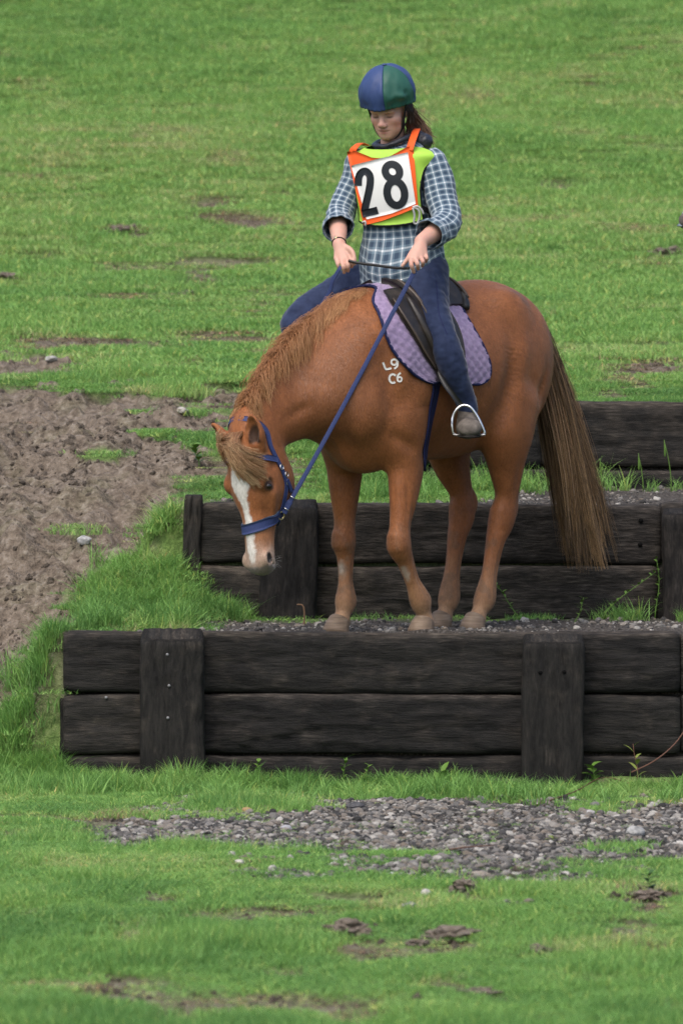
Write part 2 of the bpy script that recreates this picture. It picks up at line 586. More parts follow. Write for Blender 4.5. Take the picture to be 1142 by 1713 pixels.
def ground_z(X, Y, fine=True):
    X, Y = np.broadcast_arrays(np.asarray(X, float), np.asarray(Y, float))
    nat = np.interp(Y, _ty, _tz)
    nat = nat + (n2(X, Y, 0.5, 2, 5) - .5) * (0.06 + 0.16 * sstep(5, 20, Y)) * sstep(0.0, 1.5, np.abs(Y - 0.0) + 0.4)
    z = nat.copy()
    # the bank is built up a little beside the steps
    d = [(0.07, 1.46, .597, .010), (1.46, 2.96, 1.10, .050), (2.96, 4.6, 1.555, .03)]
    for (y0, y1, h, sl), xl in zip(d, WXL):
        lev = h + sl * (Y - y0)
        wob = (n2(X, Y, 3, 2, 9) - .5) * 0.03
        lev = lev + wob
        inside = sstep(y0 - 0.012, y0 + 0.012, Y) * (1 - (Y > y1))
        if y0 > 2.9:
            inside = sstep(y0 - 0.012, y0 + 0.012, Y) * (1 - sstep(3.6, 4.6, Y))
        side = sstep(xl - 0.30, xl + 0.02, X)
        tgt = np.maximum(lev, nat) if y0 < 1 else lev
        if y0 < 1:      # grass bank rises behind the left end of the lowest step
            bank = 1 - sstep(-0.78, -0.52, X)
            tgt = lev + np.maximum(0, nat - lev) * bank + 0.10 * bank * sstep(.45, 1.2, Y)
        elif y0 < 2:
            bank = 1 - sstep(0.1, 0.4, X)
            tgt = np.where(nat > lev, lev + (nat - lev) * bank, lev)
        z = z + (tgt - z) * inside * side
    if fine:
        z = z + (n2(X, Y, 7, 2, 21) - .5) * 0.022
    return z
def ground_masks(X, Y, Z):
    px, py = project(np.stack([X, Y, Z], -1))
    out = (px < -200) | (px > 1400)
    e = (n2(X, Y, 2.3, 3, 31) - .5)
    e2 = (n2(X, Y, 9, 2, 33) - .5)
    deck = ((Y > .05) & (Y < 1.5) & (X > -0.56)) | ((Y > 1.45) & (Y < 3.0) & (X > 0.1))
    front = Y < 0.03
    sdm = poly_sd(px, py, MUD_POLY)
    mud = sstep(20, -30, sdm - 26 + e * 130 + e2 * 90) * (~front) * (~deck) * (X < 0.6)
    holes = np.zeros_like(px)
    for cx, cy, rx, ry in [(255, 722, 30, 9), (165, 762, 26, 6), (232, 686, 22, 6), (130, 880, 28, 10), (122, 977, 20, 9), (60, 634, 70, 9), (160, 650, 60, 8), (262, 652, 60, 9), (30, 700, 14, 4), (330, 735, 30, 12), (300, 690, 18, 6)]:
        q = ((px - cx) / rx) ** 2 + ((py - cy) / ry) ** 2
        holes = np.maximum(holes, sstep(1.5, .3, q + e * 2.6 + e2 * 2.2) * .95)
    mud = mud * (1 - holes)
    mud = np.where(out & (Y > .6) & (Y < 5.5) & (X < -1.9), sstep(.36, .5, n2(X, Y, .7, 2, 3)), mud)
    sdg = poly_sd(px, py, GRAVEL_POLY)
    grav = sstep(24, -26, sdg + e * 120 + e2 * 80) * front
    grav = np.where(out & front, sstep(.5, .6, n2(X, Y, .6, 2, 6)) * (X > 0) * (Y > -6), grav)
    bare = np.zeros_like(px)
    for cx, cy, rx, ry in BARE:
        q = ((px - cx) / (rx * 1.15)) ** 2 + ((py - cy) / (ry * 1.7)) ** 2
        bare = np.maximum(bare, sstep(1.5, .35, q + e * 1.6 + e2 * 1.5))
    bare = bare * np.where((py > 1300) == front, 1, 0) * (~deck)
    bare = np.maximum(bare, np.where(out, sstep(.68, .76, n2(X, Y, 1.1, 3, 61)), 0))
    bare = np.maximum(bare, .8 * sstep(.62, .70, n2(X, Y * .6, 2.2, 3, 77) + np.where(front, .035, .02)) * (~deck) * np.where(Y > 12, .35, 1))
    # worn trodden track in front of the hill
    dk = np.zeros_like(px)
    dk = np.where((Y > .05) & (Y < 1.5) & (X > -.62), 1.0 * sstep(1.38, .95, Y + e * .5 - .25 * sstep(.5, 1.2, X)), dk)
    dk = np.where((Y > 1.45) & (Y < 3.0) & (X > -.6), sstep(2.25, 1.75, Y + e * .7 - .95 * sstep(.5, 1.0, X)), dk)
    dk = np.where((Y > 2.93) & (X > .34), sstep(3.6, 3.1, Y + e * .5), dk)
    lip = (X > WXL[0]) & (Y > .05) & (Y < .32)
    dk = np.where(lip, np.maximum(dk, sstep(.36, .2, Y + e * .2)), dk)
    grav = np.maximum(grav, dk)
    return mud, grav, bare, px, py

def gridline(lo, hi, f0, f1, fine, grow):
    c = list(np.arange(f0, f1 + fine / 2, fine))
    s, x = fine, f1
    while x < hi:
        s *= grow
        x += s
        c.append(x)
    s, x = fine, f0
    while x > lo:
        s *= grow
        x -= s
        c.insert(0, x)
    return np.array(c)
gx = gridline(-45, 45, -2.3, 2.1, 0.028, 1.13)
gy = np.unique(np.round(np.concatenate([gridline(-30, -8.0, -8.6, -8.0, 0.07, 1.10)[:-1], np.arange(-8.0, -.2, .045), np.arange(-.2, 5.6, .026), gridline(5.6, 105, 5.6, 9, .06, 1.03)]), 4))
GX, GY = np.meshgrid(gx, gy, indexing='ij')
GZ = ground_z(GX, GY)
g_mud, g_grav, g_bare, _, _ = ground_masks(GX, GY, GZ)
P3 = np.stack([GX, GY, GZ * 0], -1)
clod = np.abs(fbm(P3 * np.array([6, 6, 1]), 4, 80) - .5) * 2
pits = sstep(.55, .75, fbm(P3 * np.array([4.2, 4.2, 1]), 2, 90))
clod2 = np.abs(fbm(P3 * np.array([13, 13, 1]), 3, 83) - .5) * 2
GZ = GZ + g_mud * ((clod - .35) * 0.13 + (clod2 - .35) * .055 - pits * 0.07 + (n2(GX, GY, 1.5, 2, 92) - .5) * .10)
GZ = GZ + g_bare * ((clod - .4) * 0.045 - .012)
GZ = GZ + g_grav * (clod - .4) * 0.018
mg, nt, b = mat("turf_and_soil", rough=0.95, spec=0.15)
pv = coords(nt, 'Object')
nA = noise(nt, 26, 5, pv, .65)
nB = noise(nt, 5, 4, pv)
nC = noise(nt, 90, 3, pv)
soil = ramp(nt, nA, [(.34, (.050, .038, .029)), (.46, (.120, .095, .072)), (.56, (.178, .146, .115)), (.72, (.29, .252, .207))])
soil = mixc(nt, mathn(nt, 'MULTIPLY', mathn(nt, 'SUBTRACT', nB, .35, True), 1.2, True), soil, (.205, .168, .132))
turf = ramp(nt, nA, [(.3, (.062, .105, .030)), (.55, (.12, .195, .052)), (.75, (.17, .215, .078))])
gbase = ramp(nt, nC, [(.3, (.030, .026, .023)), (.55, (.075, .067, .06)), (.75, (.17, .16, .148))])
fm = mathn(nt, 'ADD', attr(nt, 'mud'), attr(nt, 'bare'), True)
fm = mathn(nt, 'ADD', fm, mathn(nt, 'MULTIPLY', mathn(nt, 'SUBTRACT', nB, .5), .5), True)
c1 = mixc(nt, fm, turf, soil)
c1 = mixc(nt, attr(nt, 'gravel'), c1, gbase)
nt.links.new(c1, b.inputs['Base Color'])
bump(nt, b, mathn(nt, 'ADD', nA, mathn(nt, 'MULTIPLY', nC, .4)), .9, .03)
V = np.stack([GX, GY, GZ], -1).reshape(-1, 3)
ground = part('ground', V, grid_faces(len(gx), len(gy))[:, ::-1], mg, attrs={'mud': g_mud.ravel(), 'bare': g_bare.ravel(), 'gravel': g_grav.ravel()})
tag(ground, kind='structure')
from bisect import bisect
def gz_at(X, Y):
    """height of the built ground sheet (bilinear)"""
    X = np.asarray(X, float); Y = np.asarray(Y, float)
    i = np.clip(np.searchsorted(gx, X) - 1, 0, len(gx) - 2)
    j = np.clip(np.searchsorted(gy, Y) - 1, 0, len(gy) - 2)
    u = np.clip((X - gx[i]) / (gx[i + 1] - gx[i]), 0, 1)
    v = np.clip((Y - gy[j]) / (gy[j + 1] - gy[j]), 0, 1)
    return (GZ[i, j] * (1 - u) * (1 - v) + GZ[i + 1, j] * u * (1 - v) + GZ[i, j + 1] * (1 - u) * v + GZ[i + 1, j + 1] * u * v)
def mask_at(X, Y, A):
    i = np.clip(np.searchsorted(gx, X) - 1, 0, len(gx) - 2)
    j = np.clip(np.searchsorted(gy, Y) - 1, 0, len(gy) - 2)
    return A[i, j]
def ground_px(px, py, y0=-10.0, y1=40.0):
    """first ground point on the sight line of a photo pixel"""
    d = raydir(px, py)
    Y = np.arange(y0, y1, .01)
    t = (Y - CAM[1]) / d[1]
    X = CAM[0] + d[0] * t
    Zr = CAM[2] + d[2] * t
    k = np.argmax(Zr < gz_at(X, Y))
    return np.array([X[k], Y[k], gz_at(X[k], Y[k])])

# ================================================================== TIMBER STEPS
mw, nt, b = mat("old_tarred_timber", rough=0.9, spec=0.12)
uvn = nt.nodes.new('ShaderNodeUVMap')
mp = nd(nt, 'ShaderNodeMapping', {'Vector': uvn.outputs[0], 'Scale': (30, 5.5, 1)})
rnd = nt.nodes.new('ShaderNodeObjectInfo').outputs['Random']
cmb = nd(nt, 'ShaderNodeCombineXYZ', {'X': mathn(nt, 'MULTIPLY', rnd, 37.0), 'Y': mathn(nt, 'MULTIPLY', rnd, 11.0)})
va = nd(nt, 'ShaderNodeVectorMath', {0: mp.outputs[0], 1: cmb.outputs[0]})
grain = noise(nt, 1.0, 8, va.outputs[0], .74, dist=.3)
mp2 = nd(nt, 'ShaderNodeMapping', {'Vector': uvn.outputs[0], 'Scale': (11, 8, 1)})
va2 = nd(nt, 'ShaderNodeVectorMath', {0: mp2.outputs[0], 1: cmb.outputs[0]})
blot = noise(nt, 1.0, 5, va2.outputs[0], .6)
mp3 = nd(nt, 'ShaderNodeMapping', {'Vector': uvn.outputs[0], 'Scale': (110, 14, 1)})
va3 = nd(nt, 'ShaderNodeVectorMath', {0: mp3.outputs[0], 1: cmb.outputs[0]})
fine = noise(nt, 1.0, 4, va3.outputs[0], .6)
dark = ramp(nt, grain, [(.28, (.0070, .0069, .0068)), (.46, (.0185, .0180, .0175)), (.62, (.033, .031, .029)), (.80, (.075, .066, .057))])
grey = ramp(nt, fine, [(.3, (.022, .019, .0165)), (.5, (.070, .060, .051)), (.7, (.17, .148, .126))])
wear = mathn(nt, 'ADD', attr(nt, 'wear'), mathn(nt, 'MULTIPLY', mathn(nt, 'SUBTRACT', blot, .53), 2.6), True)
wear = mathn(nt, 'MULTIPLY', wear, mathn(nt, 'ADD', mathn(nt, 'MULTIPLY', grain, 1.2), .15), True)
c1 = mixc(nt, wear, dark, grey)
c1 = mixc(nt, 1, c1, ramp(nt, rnd, [(0, (.62, .62, .64)), (.5, (.85, .84, .82)), (1, (1.2, 1.16, 1.10))]), 'MULTIPLY')
nt.links.new(c1, b.inputs['Base Color'])
nt.links.new(ramp(nt, blot, [(.3, (.75,) * 3), (.7, (.95,) * 3)]), b.inputs['Roughness'])
bump(nt, b, mathn(nt, 'ADD', mathn(nt, 'MULTIPLY', grain, .8), mathn(nt, 'MULTIPLY', fine, .5)), .8, .012)
mnail, _, _ = mat("dull_steel_nail", (.20, .20, .205), .6, .4, Metallic=.3)
mhole, _, _ = mat("bolt_hole_dark", (.004, .004, .004), .95, .1)

def timber(L, h, d, seed, axis='x', wear0=0.0, topwear=.75, bow=0.004, rnd_r=0.028, slope=0.0, chamfer=0.0):
    """a rough sawn baulk of length L, height h, depth d; origin at the lower front left corner"""
    npt = 72
    th = np.linspace(0, 2 * np.pi, npt + 1)
    # rounded rectangle h x d, starting at the middle of the back face
    c, s = np.cos(th), np.sin(th)
    pw = 11.0
    a = (np.abs(c) ** pw + np.abs(s) ** pw) ** (-1 / pw)
    ring = np.stack([c * a * d / 2, s * a * h / 2], 1)
    ns = max(8, int(L / .022))
    xs = np.linspace(0, L, ns)
    V = np.zeros((ns, npt + 1, 3))
    V[..., 0] = xs[:, None]
    V[..., 1] = d / 2 + ring[None, :, 0]
    V[..., 2] = h / 2 + ring[None, :, 1]
    V[:, -1] = V[:, 0]
    # worn, cracked faces
    Q = V * np.array([3.0, 14, 14]) + seed * 7.7
    k = (fbm(Q, 3, seed) - .5)
    k2 = np.abs(fbm(V * np.array([2.2, 30, 30]) + seed, 2, seed + 5) - .5)
    rad = nrm(np.stack([np.zeros_like(V[..., 0]), V[..., 1] - d / 2, V[..., 2] - h / 2], -1))
    crk = np.maximum(0, .035 - np.abs(fbm(V * np.array([1.6, 17, 17]) + seed * 3.3, 2, seed + 11) - .5)) / .035
    crk = crk * sstep(.50, .62, fbm(V * np.array([2.5, 5, 5]) + seed, 2, seed + 17))
    V = V + rad * (k * .016 - np.maximum(0, .06 - k2) * .12 - crk * .011)[..., None]
    V[:, -1] = V[:, 0]
    end = np.minimum(xs, L - xs)
    shrink = 1 - .06 * np.exp(-end / .012)
    V[..., 1] = d / 2 + (V[..., 1] - d / 2) * shrink[:, None]
    V[..., 2] = h / 2 + (V[..., 2] - h / 2) * shrink[:, None]
    V[..., 2] += bow * np.sin(xs / L * np.pi * 1.3 + seed)[:, None]
    per = np.r_[0, np.cumsum(np.linalg.norm(np.diff(ring, axis=0), axis=1))]
    uv = np.stack([np.broadcast_to(per[None], V.shape[:2]), np.broadcast_to(xs[:, None], V.shape[:2])], -1)
    w = np.full(V.shape[:2], wear0)
    top = sstep(h * .86, h * 1.0, V[..., 2])
    w = w + topwear * top
    n1 = npt + 1
    i, j = np.meshgrid(np.arange(ns - 1), np.arange(npt), indexing='ij')
    q = i * n1 + j
    F = np.stack([q, q + 1, q + n1 + 1, q + n1], -1).reshape(-1, 4).tolist()
    V = V.reshape(-1, 3)
    uv = uv.reshape(-1, 2)
    w = w.ravel()
    # end faces: inset ring and fan
    for s0, rev in ((0, False), ((ns - 1) * n1, True)):
        rim = V[s0:s0 + npt]
        cen = rim.mean(0)
        base = len(V)
        inner = cen + (rim - cen) * .8 + np.array([.004 if rev else -.004, 0, 0])
        cc = cen + np.array([.002 if rev else -.002, 0, 0])
        V = np.vstack([V, inner, cc[None]])
        pl = np.vstack([inner, cc[None]])
        uv = np.vstack([uv, pl[:, [1, 2]] * np.array([.35, 6.0])])
        w = np.r_[w, np.full(npt + 1, .25)]
        for t in range(npt):
            u = (t + 1) % npt
            f1 = [s0 + t, s0 + t + 1, base + u, base + t]
            f2 = [base + t, base + u, base + npt]
            F.append(f1 if rev else f1[::-1])
            F.append(f2 if rev else f2[::-1])
    if axis == 'z':     # stand it up: length becomes height; its front face carries the slope at the top
        V = np.stack([V[:, 2], V[:, 1], V[:, 0]], 1)
        F = [f[::-1] for f in F]
        if chamfer:
            k = np.clip(1 - (V[:, 1]) / d, 0, 1)
            top = sstep(L - .3, L, V[:, 2])
            V[:, 2] -= top * chamfer * k
    return V, F, uv, w
def add_timber(name, wall, x, y, z, L, h, d, seed, axis='x', rot=0.0, **kw):
    V, F, uv, w = timber(L, h, d, seed, axis, **kw)
    if axis == 'z':
        V = V * 1.0
    if rot:
        c, s = math.cos(rot), math.sin(rot)
        V = V @ np.array([[c, 0, s], [0, 1, 0], [-s, 0, c]]).T
    return part(name, V + np.array([x, y, z]), F, mw, wall, uv=uv, attrs={'wear': w})
def xs_of(px, Y):
    return U(px, 850, Y)[0]
def zs_of(py, Y):
    return U(571, py, Y)[2]
XR = 3.3
# --- lowest wall
w1 = wthing('timber_retaining_wall', 'lowest step wall of black railway sleepers in the foreground with two wide posts', 'retaining wall', (0, 0, 0), 'sleeper walls of the steps')
zt, z1, z2 = zs_of(1058, 0), zs_of(1160, 0), zs_of(1262, 0)
xa = xs_of(107, 0)
xp1 = (xs_of(235, -.10), xs_of(343, -.10))
xp2 = (xs_of(873, -.10), xs_of(977, -.10))
xj = (xp1[0] + xp1[1]) / 2
xk = (xp2[0] + xp2[1]) / 2
add_timber('sleeper', w1, xa, 0, z1, xj - xa - .003, zt - z1, .20, 1, topwear=.5)
add_timber('sleeper', w1, xj, .004, z1, xk - xj - .003, zt - z1, .20, 2, topwear=.9, wear0=.06)
add_timber('sleeper', w1, xk, .0, z1 - .003, xs_of(1136, 0) - xk, zt - z1 + .003, .20, 3, topwear=.9, wear0=.03)
add_timber('sleeper', w1, xs_of(1139, 0), .012, z1, XR - xs_of(1139, 0), zt - z1, .20, 4)
add_timber('sleeper', w1, xa, .002, z2, xj - xa - .003, z1 - z2 - .004, .20, 5, wear0=.05, topwear=.3)
add_timber('sleeper', w1, xj, -.004, z2, xk - xj - .003, z1 - z2 - .006, .20, 6, wear0=.08, topwear=.8)
add_timber('sleeper', w1, xk, .004, z2 + .002, xs_of(1137, 0) - xk, z1 - z2 - .008, .20, 7, topwear=.4)
add_timber('sleeper', w1, xs_of(1140, 0), .010, z2, XR - xs_of(1140, 0), z1 - z2 - .006, .20, 8)
add_timber('sleeper', w1, xs_of(333, 0), .006, z2 - .255, xk - xs_of(333, 0), .250, .20, 9, wear0=.12)
add_timber('sleeper', w1, xa + .02, .008, z2 - .255, xp1[1] - xa - .04, .250, .20, 12)
add_timber('sleeper', w1, xk + .01, .008, z2 - .255, 1.6, .250, .20, 10)
add_timber('stake', w1, xs_of(99, .05), .03, -.12, .44, .05, .12, 11, axis='z')
for k, (xp, cx) in enumerate(((xp1, .055), (xp2, .04))):
    o = add_timber('post', w1, xp[0], -.115, -.22, zs_of((1050, 1060)[k], -.02) + .22, xp[1] - xp[0], .112, 21 + k, axis='z', chamfer=cx, topwear=.0, bow=.003, wear0=(-.05, .0)[k])
    if k == 0:
        for (nx, ny) in ((280, 1095), (283, 1147), (281, 1201)):
            Vn, Fn = icosphere(1)
            p = U(nx, ny, -.118)
            nl = part('nail', Vn * np.array([.0065, .004, .0065]) + p, Fn, mnail, o)
    else:
        for (nx, ny) in ((903, 1125), (943, 1124)):
            Vn, Fn = icosphere(1)
            p = U(nx, ny, -.116)
            part('bolt_hole', Vn * np.array([.009, .005, .008]) + p, Fn, mhole, o)
for (nx, ny) in ((178, 1167),):
    Vn, Fn = icosphere(1)
    part('nail', Vn * np.array([.007, .006, .007]) + U(nx, ny, -.002), Fn, mnail, w1)
# --- middle wall
Y2 = WY[1]
w2 = wthing('timber_retaining_wall', 'middle step wall of weathered sleepers right behind the horse legs', 'retaining wall', (0, Y2, .5), 'sleeper walls of the steps')
zt, z1, z2, z3 = zs_of(842, Y2), zs_of(943, Y2), zs_of(1012, Y2), .42
xq = (xs_of(434, Y2 - .12), xs_of(531, Y2 - .12))
xm = (xq[0] + xq[1]) / 2
xe = xs_of(1104, Y2)
add_timber('sleeper', w2, xs_of(336, Y2), Y2, z1, xm - xs_of(336, Y2) - .003, zt - z1, .20, 31, topwear=.5, rnd_r=.06)
add_timber('sleeper', w2, xm, Y2 + .006, z1, xe - xm, zt - z1 - .004, .20, 32, topwear=1.0, wear0=.62)
add_timber('sleeper', w2, xe + .004, Y2 + .01, z1, XR - xe, zt - z1, .20, 33, wear0=.45)
add_timber('sleeper', w2, xs_of(322, Y2), Y2 - .006, z1 - .257, xm - xs_of(322, Y2) - .003, .251, .20, 34, wear0=.22, topwear=.5)
add_timber('sleeper', w2, xm, Y2 - .004, z1 - .258, xs_of(1098, Y2) - xm, .250, .20, 35, wear0=.62, topwear=.9)
add_timber('sleeper', w2, xs_of(1098, Y2) + .004, Y2 + .004, z1 - .256, XR - xe, .250, .20, 36, wear0=.15)
add_timber('sleeper', w2, xs_of(330, Y2), Y2 + .01, z1 - .512, XR - xs_of(330, Y2), .250, .20, 37, wear0=.1)
add_timber('post', w2, xs_of(303, Y2 - .03), Y2 - .02, .40, zs_of(829, Y2) - .40, xs_of(334, Y2) - xs_of(303, Y2), .20, 41, axis='z', wear0=.18, topwear=0, rot=.012)
add_timber('post', w2, xq[0], Y2 - .125, .40, zs_of(834, Y2) - .40, xq[1] - xq[0], .120, 42, axis='z', chamfer=.05, topwear=0, wear0=.08)
add_timber('post', w2, xs_of(1108, Y2 - .12), Y2 - .125, .40, zs_of(850, Y2) - .40, .26, .120, 43, axis='z', chamfer=.03, topwear=0, wear0=.4)
for (nx, ny) in ((1071, 871), (1070, 911)):
    Vn, Fn = icosphere(1)
    part('bolt_hole', Vn * np.array([.011, .006, .010]) + U(nx, ny, Y2 + .002), Fn, mhole, w2)
# --- upper wall
Y3 = WY[2]
w3 = wthing('timber_retaining_wall', 'upper step wall of tall dark sleepers behind the horse tail', 'retaining wall', (0.5, Y3, 1.1), 'sleeper walls of the steps')
zt, z1 = zs_of(672, Y3), zs_of(783, Y3)
x3 = xs_of(700, Y3)
x3j = xs_of(905, Y3)
add_timber('sleeper', w3, x3, Y3, z1, x3j - x3 - .004, zt - z1, .22, 51, topwear=.6, wear0=.05)
add_timber('sleeper', w3, x3j, Y3 + .006, z1, XR - x3j, zt - z1 - .003, .22, 52, topwear=1.0, wear0=.30)
add_timber('sleeper', w3, x3 + .05, Y3 - .006, z1 - .29, XR - x3, .284, .22, 53, wear0=.1)

for _w in (w1, w2, w3):
    _w['kind'] = 'thing'

# ================================================================== STONES, GRAVEL, CLODS
mst, nt, b = mat("pebble_stone", rough=0.8, spec=0.35)
tint = attr(nt, 'tint', 'INSTANCER')
col = ramp(nt, tint, [(0, (.022, .021, .020)), (.30, (.075, .071, .067)), (.55, (.20, .19, .178)), (.72, (.17, .138, .108)), (.90, (.30, .285, .26)), (1, (.44, .42, .385))])
sn = noise(nt, 55, 4, coords(nt, 'Object'))
col = mixc(nt, .6, col, ramp(nt, sn, [(.3, (.45, .44, .42)), (.7, (1, 1, 1))]), 'MULTIPLY')
nt.links.new(col, b.inputs['Base Color'])
bump(nt, b, sn, .5, .004)
mcl, nt, b = mat("dug_up_soil", rough=0.95, spec=0.1)
sn = noise(nt, 40, 5, coords(nt, 'Object'), .7)
nt.links.new(ramp(nt, sn, [(.3, (.075, .060, .047)), (.5, (.145, .120, .097)), (.75, (.24, .205, .172))]), b.inputs['Base Color'])
bump(nt, b, sn, .9, .01)
def rock(seed, sub=1, flat=.6, rough=.35, ang=1.6):
    V, F = icosphere(sub)
    V = V * (1 + (fbm(V * ang + seed * 3.1, 2, seed)[:, None] - .5) * 2 * rough)
    r = np.random.default_rng(seed)
    V = V * np.array([1, r.uniform(.6, .95), r.uniform(flat * .7, flat * 1.2)])
    return V, F
def source(name, items):
    c = bpy.data.collections.new(name)
    for i, (V, F, m, kw) in enumerate(items):
        me = mk_mesh(name, V, F, m, **kw)
        o = bpy.data.objects.new("%s_%02d" % (name, i), me)
        c.objects.link(o)
    return c
def scatter(name, P, rot, scl, idx, tint, coll, kind='stuff', extra=None):
    at = {'rot': np.asarray(rot, float), 'scl': np.asarray(scl, float), 'idx': np.asarray(idx, np.int32), 'tint': np.asarray(tint, float)}
    me = mk_mesh(name, P, [], None, attrs=at)
    o = bpy.data.objects.new(name, me)
    COL.objects.link(o)
    ng = bpy.data.node_groups.new(name, 'GeometryNodeTree')
    ng.interface.new_socket('Geometry', in_out='INPUT', socket_type='NodeSocketGeometry')
    ng.interface.new_socket('Geometry', in_out='OUTPUT', socket_type='NodeSocketGeometry')
    gi, go = ng.nodes.new('NodeGroupInput'), ng.nodes.new('NodeGroupOutput')
    ci = ng.nodes.new('GeometryNodeCollectionInfo')
    ci.inputs[0].default_value = coll
    ci.inputs['Separate Children'].default_value = True
    ci.inputs['Reset Children'].default_value = True
    iop = ng.nodes.new('GeometryNodeInstanceOnPoints')
    def na(n, t):
        a = ng.nodes.new('GeometryNodeInputNamedAttribute')
        a.data_type = t
        a.inputs[0].default_value = n
        return a.outputs[0]
    L = ng.links.new
    L(gi.outputs[0], iop.inputs['Points'])
    L(ci.outputs[0], iop.inputs['Instance'])
    iop.inputs['Pick Instance'].default_value = True
    L(na('idx', 'INT'), iop.inputs['Instance Index'])
    L(na('rot', 'FLOAT_VECTOR'), iop.inputs['Rotation'])
    L(na('scl', 'FLOAT_VECTOR'), iop.inputs['Scale'])
    L(iop.outputs[0], go.inputs[0])
    md = o.modifiers.new('scatter', 'NODES')
    md.node_group = ng
    tag(o, kind=kind)
    return o
stone_src = source('pebble', [(*rock(s, 1 if s < 6 else 2, .6), mst, {'smooth': False}) for s in range(8)])
def rand_pts(n, x0, x1, y0, y1):
    return RNG.uniform(x0, x1, n), RNG.uniform(y0, y1, n)
# gravel: front patch, the trodden decks
X, Y = rand_pts(230000, -1.4, 2.6, -7.8, -.5)
k = mask_at(X, Y, g_grav) * (.0 + 1.9 * n2(X, Y * .7, 2.0, 3, 58)) > RNG.uniform(0.35, 1.6, len(X))
X, Y = X[k], Y[k]
X2, Y2r = rand_pts(26000, -1.15, 2.4, .12, 3.9)
k = (mask_at(X2, Y2r, g_grav) * n2(X2, Y2r, 3, 2, 59) > RNG.uniform(.2, 1.0, len(X2))) & (gz_at(X2, Y2r) > .4)
X2, Y2r = X2[k], Y2r[k]
X, Y = np.r_[X, X2], np.r_[Y, Y2r]
n = len(X)
big = RNG.random(n) ** 5.0
s = .0034 + .017 * RNG.random(n) ** 9 + .0038 * RNG.random(n)
Z = gz_at(X, Y) + s * .1
gravel = scatter('gravel', np.stack([X, Y, Z], 1), np.stack([RNG.normal(0, .35, n), RNG.normal(0, .35, n), RNG.uniform(0, 6.28, n)], 1), np.stack([s, s, s], 1),
                 RNG.integers(0, 8, n), RNG.random(n), stone_src)
# stray pebbles and crumbs of soil in the mud and the bare spots
clod_src = source('soil_crumb', [(*rock(s + 40, 1, .7, .7, 2.6), mcl, {'smooth': False}) for s in range(5)])
X, Y = rand_pts(60000, -2.6, .5, .0, 5.5)
k = mask_at(X, Y, g_mud) * n2(X, Y, 1.6, 2, 55) > RNG.uniform(.34, 1.7, len(X))
Xb, Yb = rand_pts(60000, -2.2, 2.2, -8, 12)
kb = mask_at(Xb, Yb, g_bare) > RNG.uniform(.35, 1.6, len(Xb))
X, Y = np.r_[X[k], Xb[kb]], np.r_[Y[k], Yb[kb]]
n = len(X)
s = .004 + .018 * RNG.random(n) ** 5
crumbs = scatter('mud_crumbs', np.stack([X, Y, gz_at(X, Y)], 1), RNG.uniform(-3, 3, (n, 3)), np.stack([s, s, s * .8], 1), RNG.integers(0, 5, n), RNG.random(n), clod_src)
def solo_stone(px, py, size, seed, tone, label, name='stone', m=None, flat=.6, sub=2):
    p = ground_px(px, py)
    mm = m
    if mm is None:
        mm, nt, b = mat("stone_tone", rough=.8, spec=.3)
        sn = noise(nt, 40, 4, coords(nt, 'Object'))
        nt.links.new(mixc(nt, 1, tone, ramp(nt, sn, [(.3, (.5, .5, .5)), (.7, (1.1, 1.1, 1.1))]), 'MULTIPLY'), b.inputs['Base Color'])
        bump(nt, b, sn, .4, .006)
    V, F = rock(seed, sub, flat, .32 if m is None else .8, 1.5 if m is None else 3.0)
    V = V * size
    o = part(name, V - np.array([0, 0, V[:, 2].min() * .55]), F, mm, None, smooth=False)
    o.location = p
    o.rotation_euler = (0, 0, seed * 1.3)
    return tag(o, label, 'stone' if name == 'stone' else 'mud clod')
solo_stone(595, 1354, .036, 101, (.075, .075, .08), 'large dark grey stone at the back edge of the gravel patch')
solo_stone(1063, 1399, .040, 102, (.33, .33, .32), 'large pale grey stone in the gravel near the right edge')
solo_stone(1136, 1418, .030, 103, (.50, .48, .44), 'chalky white stone on gravel at the photo edge')
solo_stone(400, 1448, .020, 104, (.50, .47, .42), 'small whitish stone alone in grass below the gravel')
solo_stone(712, 1500, .022, 105, (.48, .45, .40), 'rounded cream stone in grass below the gravel')
solo_stone(655, 1463, .012, 106, (.80, .80, .82), 'tiny bright white chip in the grass')
solo_stone(686, 1516, .026, 107, (.30, .29, .28), 'flat grey stone in grass beside the cream stone', flat=.35)
solo_stone(804, 1466, .034, 108, (.30, .26, .21), 'flat tan stone at the front tip of the gravel', flat=.35)
solo_stone(413, 1361, .022, 109, (.34, .22, .11), 'orange brown stone in the left end of the gravel')
solo_stone(478, 1390, .026, 110, (.34, .34, .36), 'light grey stone in the left half of the gravel')
solo_stone(415, 1418, .030, 111, (.10, .10, .105), 'dark flat stone on the front left rim of gravel', flat=.4)
solo_stone(868, 1408, .030, 112, (.24, .20, .17), 'brown flat stone in the middle of the gravel', flat=.45)
solo_stone(985, 1362, .024, 113, (.42, .41, .40), 'pale stone at the back of the gravel below the wall post')
solo_stone(86, 604, .032, 114, (.36, .35, .33), 'white flat stone on the worn edge of the hill', flat=.7)
solo_stone(305, 690, .036, 115, (.45, .42, .38), 'pale stone lying on the mud bank near the horse head', flat=.5)
solo_stone(141, 909, .030, 116, (.42, .42, .42), 'whitish stone on the lower mud bank', flat=.7)
